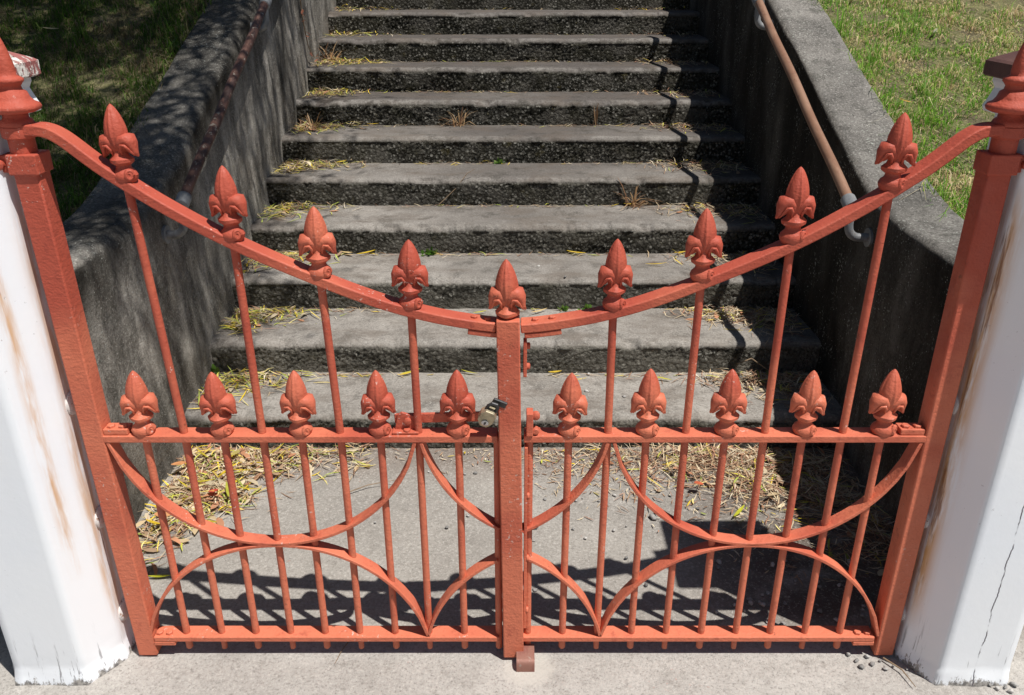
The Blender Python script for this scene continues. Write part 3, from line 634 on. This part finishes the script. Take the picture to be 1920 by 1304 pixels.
# padlock hanging on the latch
pl = on_y(913, 781, -.014); lock = empty('padlock', pl, 'small brass and steel padlock hanging on the latch beside the central post', 'padlock')
M = Matrix.Translation(Vector(pl)) @ Matrix.Rotation(R_(24), 4, 'Y') @ Matrix.Rotation(R_(20), 4, 'X')
hexa = [(-.006, -.027), (.010, -.027), (.0185, -.010), (.0185, .016), (.010, .026), (-.010, .026), (-.0185, .012), (-.0185, -.010)]
v = [M @ Vector((x, -.011, z)) for x, z in hexa] + [M @ Vector((x, .011, z)) for x, z in hexa]
MB().add(v, [tuple(range(8)), tuple(range(15, 7, -1))] + [(k, 8 + k, 8 + (k + 1) % 8, (k + 1) % 8) for k in range(8)]).build('lock_body', M_LOCK, lock, False, .002)
MB().tube([M @ Vector((.001, -.0105, -.010)), M @ Vector((.001, -.0135, -.010)), M @ Vector((.001, -.0140, -.010))], [.0085, .0085, .007], 20).build('key_cylinder', M_CYL, lock, True)
MB().box(-.0012, .0032, -.0146, -.0138, -.015, -.005, M).build('keyhole', M_SHACK, lock)
MB().tube([M @ Vector(q) for q in ((-.010, .002, .018), (-.010, .002, .034), (-.004, .002, .045), (.006, .002, .047), (.012, .002, .038), (.012, .002, .018))], .0042, 10).build('shackle', M_SHACK, lock, True)
MB().box(-.004, .030, .012, .019, .000, .050, M).build('cover_plate', M_SHACK, lock, False, .002)
# bent steel stop set in the pavement
gs = empty('gate_stop', (.036, -.03, 0), 'small bent brown steel stop set in pale mortar below the central post', 'gate stop')
path = [(-.052, -.01), (-.052, .020), (-.047, .029), (-.038, .033), (.012, .034)]
v = []
for y, z in path: v += [(.012, y, z), (.060, y, z)]
v += [(x, y + .006, z - .006) for y, z in reversed(path) for x in (.060, .012)][:0]
off = [(-.046, -.01), (-.046, .019), (-.043, .0245), (-.037, .027), (.012, .028)]
for y, z in off: v += [(.012, y, z), (.060, y, z)]
f = []; n = 5
for i in range(4): f += [(2 * i, 2 * i + 1, 2 * i + 3, 2 * i + 2), (10 + 2 * i, 12 + 2 * i, 13 + 2 * i, 11 + 2 * i), (2 * i, 2 * i + 2, 12 + 2 * i, 10 + 2 * i), (2 * i + 1, 11 + 2 * i, 13 + 2 * i, 2 * i + 3)]
f += [(0, 10, 11, 1), (8, 9, 19, 18)]
MB().add(v, f).build('bent_plate', M_STOPM, gs, True, auto=50)

# ================================================================== SHADE TREE (stands beyond the picture, throws the dappled shade)
tree = empty('shade_tree', (-4.6, 3.2, lawn_z(np.array(-4.6), np.array(3.2)).item()), 'unseen narrow-leaved shade tree on the shaded lawn beyond the rusty handrail', 'tree')
tb = np.array([-4.6, 3.2, 1.5])
MB().tube([tb + np.array(q) for q in ((0, 0, -.3), (.05, 0, .5), (.15, -.05, 1.4), (.4, -.1, 2.4), (.6, -.2, 3.4))], [.24, .19, .17, .15, .11], 16).build('shade_tree_trunk', M_BARK, tree, True)
limb_ends = []
for e in ((3.9, -2.6, 3.6), (3.9, -1.2, 3.6), (2.6, -.3, 3.8), (.6, .1, 3.9), (-.3, -1.8, 3.7), (2.0, -2.9, 3.7)):
    a = tb + np.array((.4, -.1, 2.4)); e = tb + np.array(e); mid = (a + e) / 2 + np.array([0, 0, .35])
    MB().tube([a, a * .6 + mid * .4, mid, mid * .4 + e * .6, e], [.09, .07, .05, .035, .015], 10).build('shade_tree_limb', M_BARK, tree, True)
def leaf_cloud(centers, per, spread, ln, wd, cols):
    n = len(centers) * per; c = np.repeat(centers, per, 0); p = c + rng.normal(0, 1, (n, 3)) * spread
    d = rng.normal(0, 1, (n, 3)); d[:, 2] -= .9; d /= np.linalg.norm(d, axis=1)[:, None]; s = np.cross(d, rng.normal(0, 1, (n, 3))); s /= np.linalg.norm(s, axis=1)[:, None]
    L = ln * rng.uniform(.6, 1.3, n)[:, None]; Wd = wd * rng.uniform(.7, 1.2, n)[:, None]
    v = np.stack([p, p + d * L * .45 + s * Wd * .5, p + d * L, p + d * L * .45 - s * Wd * .5], 1).reshape(-1, 3)
    f = np.arange(n * 4).reshape(n, 4); col = np.repeat(np.array(cols)[rng.integers(0, len(cols), n)] * rng.uniform(.7, 1.2, n)[:, None], 4, 0); return v, f, col
cen = []
while len(cen) < 1000:
    q = rng.uniform(-1, 1, 3)
    if (np.abs(q) ** 3.5).sum() > 1: continue
    p = np.array([-2.55, 1.30, 5.05]) + q * np.array([2.85, 2.15, .75])
    if fbm(p[None] * 1.2, 300, 2)[0] < -.20: continue
    cen.append(p)
v, f, c = leaf_cloud(np.array(cen), 74, np.array([.2, .2, .17]), .15, .026, [(.06, .11, .02), (.08, .13, .03), (.05, .09, .02), (.16, .15, .03)])
cr = rawmesh('shade_tree_crown', v, f, M_LEAF, c, tb); cr.parent = tree; cr.location = tb - W[tree.name]

# ================================================================== GRASS (uncountable)
def blades(n, xr, yr, sgn, seed, name, label):
    r = np.random.default_rng(seed); x = r.uniform(*xr, n); y = r.uniform(*yr, n)
    edge = 1.515 + .03 * fbm(np.stack([y * 5, y * 0, y * 0], 1), 330 + seed, 3) - .16 * np.clip(fbm(np.stack([y * 2.2, y * 0 + 3, y * 0], 1), 340 + seed, 3), 0, 1) * np.clip((y - 1.2) / .5, 0, 1)
    if sgn > 0: edge = edge - .03 * (y < 1.3)
    k = (x > edge); x, y = x[k], y[k]; n = len(x); e2 = x - edge[k]
    z = lawn_z(x, y) - .006; X = x * sgn
    q = np.stack([X * 2.3, y * 2.3, np.zeros(n)], 1); pt = fbm(q, 350, 4) + .0; cl = fbm(q * 5, 360, 3)
    bare = fbm(q * 1.6, 365, 3) > (.30 if sgn < 0 else .36); keep = ~bare | (r.uniform(0, 1, n) < .75); barek = bare[keep]
    X, y, z, pt, cl, e2 = X[keep], y[keep], z[keep], pt[keep], cl[keep], e2[keep]; n = len(X)
    dry = np.clip(.22 + 1.0 * pt + (.42 * (y - 1.55) if sgn > 0 else .0) + (.25 * (X - 2.2) if sgn > 0 else 0) - .35 * np.exp(-(e2 / .15) ** 2) * (sgn > 0), .12, .93)
    isd = (r.uniform(0, 1, n) < np.where(barek, np.maximum(dry, .85), dry)); mat_ = r.uniform(0, 1, n) < .35; isd = isd | (mat_ & (r.uniform(0, 1, n) < .8))
    h = r.uniform(.018, .046, n) * (1 + 1.3 * np.clip(cl, -.45, 1)) * np.where(isd, .8, 1.1); long = r.uniform(0, 1, n) < .05 + .18 * np.exp(-(e2 / .1) ** 2); h = np.where(long, h * 2.1, h)
    wd = r.uniform(.0026, .0055, n); yaw = r.uniform(0, 2 * np.pi, n); lean = r.normal(.55, .35, n) * np.where(isd, 1.5, 1); lean = np.where(mat_, 2.2, lean)
    d = np.stack([np.cos(yaw), np.sin(yaw), np.zeros(n)], 1); s = np.stack([-np.sin(yaw), np.cos(yaw), np.zeros(n)], 1); a = r.uniform(0, np.pi, n); s = s * np.cos(a)[:, None] + np.cross(d, s) * 0 + d * np.sin(a)[:, None] * .6
    p0 = np.stack([X, y, z], 1); up = np.array([0, 0, 1.])
    p1 = p0 + h[:, None] * (.55 * up + .30 * np.minimum(lean, 1.3)[:, None] * d); p2 = p0 + h[:, None] * (np.maximum(.12, 1 - .42 * lean)[:, None] * up + np.minimum(lean, 1.9)[:, None] * d)
    w2 = wd[:, None] * s
    v = np.stack([p0 - w2 * .5, p0 + w2 * .5, p1 + w2 * .42, p1 - w2 * .42, p2], 1).reshape(-1, 3)
    b = np.arange(n)[:, None] * 5; tri = np.concatenate([b + np.array([0, 1, 2]), b + np.array([0, 2, 3]), b + np.array([3, 2, 4])], 0)
    gc = np.array([[.17, .36, .030], [.13, .30, .028], [.26, .42, .06], [.09, .22, .025]]); dc = np.array([[.60, .49, .28], [.68, .58, .38], [.50, .39, .21], [.54, .49, .23], [.42, .30, .17]])
    col = np.where(isd[:, None], dc[r.integers(0, 5, n)], gc[r.integers(0, 4, n)]) * r.uniform(.65, 1.2, n)[:, None] * (1.22 if sgn > 0 else .5)  # left lawn dimmed: tree shade put into the blade colour
    o = rawmesh(name, v, tri, M_GRASS, np.repeat(col, 5, 0)); return props(o, label, 'grass', kind='stuff')
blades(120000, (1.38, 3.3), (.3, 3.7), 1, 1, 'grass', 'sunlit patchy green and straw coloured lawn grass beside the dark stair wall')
blades(130000, (1.38, 3.3), (.3, 3.7), -1, 2, 'grass', 'green lawn grass with tree shade put into its colour, beside the dappled stair wall')

# ================================================================== LITTER (uncountable)
STRAW = np.array([[.58, .46, .29], [.66, .55, .38], [.52, .39, .24], [.42, .27, .16], [.66, .57, .42], [.30, .17, .10], [.38, .20, .13], [.24, .14, .09]]); YEL = np.array([[.72, .52, .035], [.68, .52, .10], [.52, .52, .08], [.70, .60, .24], [.36, .42, .08]])
BIG = np.array([[.55, .42, .25], [.46, .22, .12], [.60, .50, .34], [.36, .24, .15]])
LV, LF, LC = [], [], []; lbase = [0]
def strips(p, L, wd, yaw, pitch, curl, col, bend):
    n = len(p); d = np.stack([np.cos(yaw) * np.cos(pitch), np.sin(yaw) * np.cos(pitch), np.sin(pitch)], 1); s = np.stack([-np.sin(yaw), np.cos(yaw), np.zeros(n)], 1); u = np.cross(d, s); rows = []
    for t, wf in ((-.5, .25), (-.17, 1.), (.2, .9), (.5, .12)):
        c = p + d * (L * t)[:, None] + u * (curl * L * (.25 - t * t))[:, None] * -1 + s * (bend * L * t * t)[:, None]; rows += [c - s * (wd * wf * .5)[:, None], c + s * (wd * wf * .5)[:, None]]
    v = np.stack(rows, 1); v[:, :, 2] = np.maximum(v[:, :, 2], p[:, 2][:, None] - .012)
    b = np.arange(n)[:, None] * 8 + lbase[0]; f = np.concatenate([b + np.array([0, 1, 3, 2]), b + np.array([2, 3, 5, 4]), b + np.array([4, 5, 7, 6])], 0)
    LV.append(v.reshape(-1, 3)); LF.append(f); LC.append(np.repeat(col, 8, 0)); lbase[0] += n * 8
def pile(n, fx_, z0, height, ymix, big=.05, Lr=(.035, .095), yawm=None):
    xy = fx_(n); n = len(xy); dens = xy[:, 2]; z = z0 + .003 + rng.uniform(0, 1, n) * height * dens
    L = rng.uniform(*Lr, n); isy = rng.uniform(0, 1, n) < ymix; isb = rng.uniform(0, 1, n) < big
    wd = np.where(isy, rng.uniform(.0035, .0068, n), rng.uniform(.0016, .0050, n)); wd = np.where(isb, rng.uniform(.010, .024, n), wd); L = np.where(isb, L * .75, L)
    col = np.where(isy[:, None], YEL[rng.integers(0, 5, n)], STRAW[rng.integers(0, 8, n)]); col = np.where(isb[:, None], BIG[rng.integers(0, 4, n)], col) * rng.uniform(.7, 1.15, n)[:, None]
    yaw = rng.uniform(0, 2 * np.pi, n) if yawm is None else rng.normal(yawm, .55, n)
    strips(np.stack([xy[:, 0], xy[:, 1], z], 1), L, wd, yaw, rng.normal(0, .16, n), rng.normal(0, .3, n), col, rng.normal(0, .22, n))
def region(pts, sx, sy, cl=None):
    """gaussian blobs (x,y,weight) clipped to the landing / tread box cl"""
    P = np.array(pts)
    def f(n):
        k = rng.choice(len(P), n, p=P[:, 2] / P[:, 2].sum()); x = P[k, 0] + rng.normal(0, sx, n); y = P[k, 1] + rng.normal(0, sy, n)
        if cl: m = (x > cl[0]) & (x < cl[1]) & (y > cl[2]) & (y < cl[3]); x, y, k = x[m], y[m], k[m]
        d = np.exp(-(((x - P[k, 0]) / sx) ** 2 + ((y - P[k, 1]) / sy) ** 2) / 2); return np.stack([x, y, d], 1)
    return f
LAND = (XL + .02, XR - .02, .30, Y1 - .012)
pile(2300, region([(-1.16, .98, 3), (-1.0, .96, 3), (-.83, 1.0, 1.6), (-1.14, .78, 3), (-1.03, .74, 2.0), (-1.18, .58, 1.5), (-.62, 1.03, .6), (-1.2, .45, .5)], .075, .065, LAND), 0, .040, .22, .15)
pile(3000, region([(.75, .99, 3), (.95, .96, 3), (1.12, .92, 3), (.55, 1.02, 1.6), (.88, .80, 2.0), (1.1, .72, 2.6), (.35, 1.04, .6), (1.18, .45, 1.2), (1.2, .6, 1.5), (.66, .9, 1.)], .085, .07, LAND), 0, .045, .06, .03)
pile(420, region([(-.4, 1.05, .6), (-.1, 1.05, .8), (.2, 1.03, 1.8), (.1, .99, 1.), (.3, .92, 1.)], .16, .035, LAND), 0, .008, .05, .0, (.008, .035))
pile(500, region([(.3, .86, 1), (.5, .78, 1), (.75, .62, 1), (1.0, .45, 1)], .14, .09, LAND), 0, .006, .06, .02, (.012, .05))
left_w = [.9, 1.15, .85, .75, .95, .9, .8, .9, .7, .6, .5, .3, .3, .3]; right_w = [1.8, 1.7, 1.1, 1., .9, .8, .6, .5, .4, .4, .3, .2, .2, .2]
for k in range(NST):
    zt = (k + 1) * RISE; yb = Y1 + (k + 1) * RUN - .012; cl = (XL + .015, XR - .015, Y1 + k * RUN + .01, yb); f = 1 if k < 8 else .5
    pile(int(380 * left_w[k] * f), region([(XL + .10, yb - .07, 2), (XL + .22, yb - .06, 1.3), (XL + .07, yb - .2, .9), (XL + .36, yb - .03, .5)], .07, .055, cl), zt, .030, .42, .07, (.04, .11))
    pile(int(460 * right_w[k] * f), region([(XR - .12, yb - .08, 2), (XR - .28, yb - .07, 2), (XR - .42, yb - .04, 1), (XR - .15, yb - .2, 1)], .09, .06, cl), zt, .030, .10, .02)
    xs_ = rng.uniform(XL + .3, XR - .3, 6)
    pile(int(170 * f), region([(x, yb - .004, 1) for x in xs_], .16, .014, cl), zt, .008, .18, .0, (.02, .07), 0.)
props(rawmesh('leaf_litter', np.concatenate(LV), np.concatenate(LF), M_LITTER, np.concatenate(LC)), 'drifts of dry straw coloured litter and yellow leaves in the stair corners', 'leaf litter', kind='stuff')
print('litter pieces', lbase[0] // 8)

# ================================================================== SINGLE LEAVES, PEBBLES, WEEDS, TWIGS
def leaf_obj(x, y, z, L, wd, yaw, col, label, group=None, tilt=0., roll=0.):
    n = 6; v = []; f = []
    for i in range(n + 1):
        t = i / n; h = wd * .5 * math.sin(math.pi * min(1, t * .92 + .04)) ** .8; a = (t - .5) * L; zz = .10 * L * (t - .5) ** 2 * 2
        v += [(a, -h, zz + h * .25), (a, 0, zz), (a, h, zz + h * .25)]
    for i in range(n):
        for k in (0, 1): f.append((i * 3 + k, i * 3 + 3 + k, i * 3 + 4 + k, i * 3 + 1 + k))
    me = bpy.data.meshes.new('fallen_leaf'); me.from_pydata(v, [], f); at = me.attributes.new('Col', 'FLOAT_COLOR', 'POINT')
    cc = []
    for i in range(len(v)): s = .85 + .3 * random.random(); cc += [col[0] * s, col[1] * s, col[2] * s, 1]
    at.data.foreach_set('color', cc); me.materials.append(M_LEAF); me.shade_smooth(); o = link('fallen_leaf', me, (x, y, z)); o.rotation_euler = (roll, tilt, yaw); return props(o, label, 'leaf', group)
def tread_at(px, py):
    """point of the stair / landing under a pixel (a riser hit gives the foot of that riser)"""
    q = on_z(px, py, .0)
    if q[1] < Y1: return q
    for k in range(NST):
        r = on_y(px, py, Y1 + k * RUN)
        if r[2] < (k + 1) * RISE: return np.array([r[0], Y1 + k * RUN - .012, k * RISE])
        q = on_z(px, py, (k + 1) * RISE)
        if q[1] < Y1 + (k + 1) * RUN: return q
    return q
q = on_z(1385, 965); leaf_obj(q[0], q[1], .012, .085, .013, .9, (.50, .50, .04), 'lime-yellow leaf lying alone on the bare path at the edge of the dark shadow')
q = on_z(404, 942); leaf_obj(q[0], q[1], .045, .050, .034, 1.9, (.60, .085, .06), 'bright red rounded leaf on the yellow leaf drift by the lit wall', tilt=.35)
q = on_z(1308, 925); leaf_obj(q[0], q[1], .040, .040, .026, .4, (.55, .13, .06), 'orange-red leaf on the straw litter at the right of the path', tilt=.3)
q = on_z(300, 1085); leaf_obj(q[0], q[1], .008, .070, .011, .05, (.42, .42, .03), 'yellow-green leaf lying in the gate shadow beside the rust-streaked pier')
leaf_spots = [(340, 890), (382, 868), (420, 905), (365, 985), (455, 900), (355, 930), (445, 870), (520, 862), (292, 1000), (310, 985), (470, 935), (400, 1000), (335, 960), (430, 940), (380, 920)]
for i, (px, py) in enumerate(leaf_spots):
    q = on_z(px, py); big = i % 3 == 0
    leaf_obj(q[0], q[1], .036 + .01 * random.random(), random.uniform(.045, .06) if big else random.uniform(.07, .11), random.uniform(.026, .034) if big else random.uniform(.009, .013), random.uniform(0, 3.1), random.choice([(.60, .28, .12), (.62, .48, .30), (.50, .42, .14)] if big else [(.65, .46, .03), (.55, .44, .05), (.42, .42, .06)]), 'broad tan leaf lying on top of the drift by the lit wall' if big else 'slender yellow leaf lying on top of the drift by the lit wall', 'leaves on the drift by the lit wall', tilt=random.uniform(-.3, .3), roll=random.uniform(-.3, .3))
ORD = ['first', 'second', 'third', 'fourth', 'fifth', 'sixth', 'seventh', 'eighth', 'ninth', 'tenth', 'eleventh', 'twelfth', 'thirteenth', 'fourteenth']
step_leaves = [(470, 607), (520, 590), (445, 610), (500, 505), (560, 512), (540, 405), (520, 412), (590, 322), (570, 318), (610, 240), (440, 720), (420, 742), (460, 700), (650, 470), (688, 478), (880, 703), (770, 702), (640, 302), (700, 236), (640, 181), (600, 178), (1040, 699), (1245, 715), (1300, 570), (1330, 590), (1275, 478), (1180, 384), (1265, 235), (690, 66), (720, 17), (655, 66), (675, 119), (1080, 470), (900, 590), (1010, 588), (760, 706), (1230, 500)]
for i, (px, py) in enumerate(step_leaves):
    q = tread_at(px, py)
    if q is None: continue
    leaf_obj(q[0], q[1], q[2] + .012, random.uniform(.06, .10), random.uniform(.008, .012), random.uniform(-.7, .7), random.choice([(.66, .45, .03), (.60, .42, .04), (.50, .46, .07), (.62, .47, .22)]), 'slender yellow leaf lying on the %s stair tread above the path' % ORD[min(13, max(0, int(round(q[2] / RISE)) - 1))] if q[2] > .05 else 'slender yellow leaf lying on the path at the stair foot', 'slender leaves scattered on the stair treads', tilt=random.uniform(-.12, .12), roll=random.uniform(-.3, .3))
# leaves on the lawns
for i in range(34):
    s = -1 if i % 2 else 1; x = s * random.uniform(1.62, 2.7); y = random.uniform(.7, 2.9)
    leaf_obj(x, y, float(lawn_z(np.array(x), np.array(y))) + .035, random.uniform(.06, .1), random.uniform(.009, .015), random.uniform(0, 3), random.choice([(.60, .38, .05), (.55, .30, .06), (.62, .50, .28), (.66, .62, .5)]), 'dry yellow leaf caught in the shaded lawn grass' if s < 0 else 'dry yellow leaf caught in the sunlit lawn grass', 'leaves in the shaded lawn' if s < 0 else 'leaves in the sunlit lawn', tilt=random.uniform(-.4, .4), roll=random.uniform(-.5, .5))
# pebbles
def pebble_mesh(seed):
    import bmesh
    bm = bmesh.new(); bmesh.ops.create_icosphere(bm, subdivisions=2, radius=1); P = np.array([v.co[:] for v in bm.verts]); d = 1 + fbm(P * 1.3 + seed * 3, seed, 3) * .85
    for v, k in zip(bm.verts, d): v.co *= k; v.co.z *= .62
    me = bpy.data.meshes.new('pebble'); bm.to_mesh(me); bm.free(); me.materials.append(M_PEB); me.shade_smooth(); return me
PM = [pebble_mesh(i) for i in range(6)]
def pebble(x, y, r, label, group, z=0.):
    o = link('pebble', PM[random.randrange(6)], (x, y, z + r * .35)); o.scale = (r, r * random.uniform(.7, 1), r * random.uniform(.8, 1.1)); o.rotation_euler = (random.uniform(-.3, .3), random.uniform(-.3, .3), random.uniform(0, 6)); return props(o, label, 'pebble', group)
q = on_z(1003, 988); pebble(q[0], q[1], .017, 'largest pale pebble on the path just behind the central post', None)
q = on_z(1224, 971); pebble(q[0], q[1], .012, 'oval white pebble at the tip of the dark cap shadow on the path', None)
for px, py in [(1025, 937), (1080, 940), (1090, 935), (1075, 993), (1060, 965), (1175, 987), (1150, 995), (1172, 1047), (840, 990), (790, 985), (880, 968), (800, 885), (895, 888), (870, 890), (1210, 1098), (1005, 1108), (1005, 1015), (1100, 1010), (1290, 940), (1255, 930), (1120, 940), (955, 940), (700, 980), (1155, 930), (1305, 955)]:
    q = on_z(px + random.uniform(-4, 4), py); pebble(q[0], q[1], random.uniform(.0035, .0075), 'small pale pebble lying on the sunlit path behind the gate', 'pebbles on the sunlit path')
for i in range(38):
    px, py = random.uniform(1330, 1620), random.uniform(1040, 1180); q = on_z(px, py); pebble(q[0], q[1], random.uniform(.004, .009), 'small grey pebble in the shaded soil behind the gate', 'pebbles in the shaded soil')
for px, py in [(1590, 1228), (1605, 1240), (1625, 1232), (1635, 1246), (1650, 1240), (1675, 1250), (1690, 1238), (1700, 1255), (1855, 1285), (1870, 1292), (1885, 1290), (1900, 1285), (1895, 1298), (1840, 1280), (1660, 1255), (1615, 1252), (1720, 1262)]:
    q = on_z(px, py); pebble(q[0], q[1], random.uniform(.0035, .0095), 'grey stone chip lying at the foot of the cracked pier', 'stone chips at the cracked pier')
for px, py in [(1105, 655), (1170, 745), (1100, 735), (1092, 775), (1060, 520), (1010, 500)]:
    q = tread_at(px, py)
    if q is not None: pebble(q[0], q[1], random.uniform(.006, .010), 'small pebble lying on the %s stair tread' % ORD[max(0, int(round(q[2] / RISE)) - 1)], 'pebbles on the lower treads', q[2])
# weeds and dry tufts growing in the joints
def weed(px, py, kind, label, s=1.):
    q = tread_at(px, py); mb_v, mb_f, mb_c = [], [], []; b = 0
    n = {'green': 26, 'dry': 34, 'stalk': 6}[kind]
    for i in range(n):
        yaw = random.uniform(0, 6.28); el = random.uniform(.3, 1.4) if kind != 'dry' else random.uniform(.05, 1.1)
        if kind == 'stalk': el = random.uniform(1.2, 1.5)
        L = s * (random.uniform(.02, .05) if kind == 'green' else random.uniform(.05, .13)); wd = s * (.010 if kind == 'green' else .0022)
        d = Vector((math.cos(yaw) * math.cos(el), math.sin(yaw) * math.cos(el) * .6 - .1, math.sin(el))); sd = Vector((-math.sin(yaw), math.cos(yaw), 0)); o = Vector((random.gauss(0, .014 * s), random.gauss(0, .006 * s), 0))
        p0, p1, p2 = o, o + d * L * .6, o + d * L + Vector((0, 0, -.25 * L * math.cos(el)))
        st_ = .15 if kind == 'green' else .5
        mb_v += [p0 - sd * wd * st_, p0 + sd * wd * st_, p1 + sd * wd, p1 - sd * wd, p2 + sd * wd * .3, p2 - sd * wd * .3]; mb_f += [(b, b + 1, b + 2, b + 3), (b + 3, b + 2, b + 4, b + 5)]; b += 6
        c = random.choice([(.10, .22, .03), (.14, .27, .04), (.18, .26, .06)]) if kind == 'green' else random.choice([(.42, .25, .13), (.50, .34, .19), (.30, .17, .10)]); mb_c += [c] * 6
    o = rawmesh('weed', np.array([list(p) for p in mb_v]) + q, np.array(mb_f), M_GRASS, np.array(mb_c), q); return props(o, label, 'weed')
weed(808, 474, 'green', 'small bright green weed behind the padlocked leaf, third tread up'); weed(1100, 581, 'green', 'green clover weed at the riser foot beside the keeper side finial', .8)
weed(1058, 582, 'green', 'tiny green sprout at the riser foot next to the central post', .6); weed(936, 306, 'green', 'tiny reddish green sprig in the joint of a middle stair', .8)
weed(1185, 382, 'dry', 'large dry straw tuft at a riser foot near the dark wall', 1.6); weed(858, 236, 'dry', 'dry twiggy tuft at a riser foot in mid stair', 1.5); weed(1118, 236, 'stalk', 'few dry upright stalks in the joint of an upper stair', 1.6)
weed(590, 245, 'dry', 'dry grass tuft in the stair corner against the dappled wall', 1.3); weed(620, 118, 'dry', 'dry red-brown weed in an upper stair corner', 1.5); weed(600, 60, 'dry', 'dry red-brown weed at the very top stair corner', 1.4); weed(400, 698, 'green', 'green grass tuft in the lowest stair corner by the lit wall', 1.0)
def twig(pts, r, label):
    o = MB().tube(pts, [r] + [r * .8] * (len(pts) - 2) + [r * .4], 7).build('twig', M_TWIG, None, True); return props(o, label, 'twig')
z_ = .008
twig([(*on_z(645, 930)[:2], z_), (*on_z(690, 916)[:2], z_ + .006), (*on_z(742, 908)[:2], z_ + .01)], .0022, 'thin dry twig lying across the bare path behind the padlocked leaf')
twig([(*on_z(1655, 1238)[:2], z_), (*on_z(1690, 1262)[:2], z_ + .003), (*on_z(1716, 1293)[:2], z_)], .0025, 'thin twig on the pavement pointing away from the cracked pier')
twig([(*on_z(1530, 1062)[:2], z_), (*on_z(1600, 1040)[:2], z_ + .012), (*on_z(1668, 1045)[:2], z_ + .02)], .003, 'dry twig in the shaded soil behind the gate')
twig([(*on_z(655, 1205)[:2], .006), (*on_z(640, 1225)[:2], .006), (*on_z(628, 1248)[:2], .006)], .0016, 'pale grass stalk lying on the pavement under the bottom rail')
q1 = tread_at(823, 383); twig([q1 + np.array([0, 0, .008]), q1 + np.array([.09, .02, .09]), q1 + np.array([.15, .035, .165]), q1 + np.array([.19, .04, .185])], .0024, 'bare twig leaning against a middle riser')
q1 = tread_at(1365, 690); twig([q1 + np.array([0, -.05, .012]), q1 + np.array([.03, -.02, .06]), q1 + np.array([.09, .0, .075]), q1 + np.array([.17, -.05, .03])], .0035, 'forked dry twig on the lowest tread near the dark wall')
q1 = on_x(1700, 400, 1.40); twig([(1.40, q1[1], .945), (1.47, q1[1] + .10, .955), (1.53, q1[1] + .2, .965)], .0035, 'pale bleached twig lying on the level top of the dark wall')
# dead vine hanging in the corner of the upper stair
q0 = on_x(566, 20, XL + .02); vine = empty('dead_vine', (XL + .02, q0[1], q0[2]), 'dead red-brown vine hanging on the dappled wall by the upper stair', 'vine')
pts = [on_x(px, py, XL + .018) for px, py in ((562, -10), (566, 25), (572, 60), (578, 88), (590, 108))]; MB().tube(pts, [.004, .004, .0035, .003, .002], 7).build('stem', M_TWIG, vine, True)
for i in range(12):
    p = np.array(pts[i % 5]) + np.array([.012, random.uniform(-.04, .04), random.uniform(-.05, .05)]); L = .03
    lo = leaf_obj(*p, L, .018, random.uniform(0, 6), (.33, .13, .08), None, tilt=random.uniform(-1, 1)); lo.name = 'leaf'; lo.data.name = 'leaf'; lo.parent = vine; lo.location = p - W[vine.name]; del lo['category']
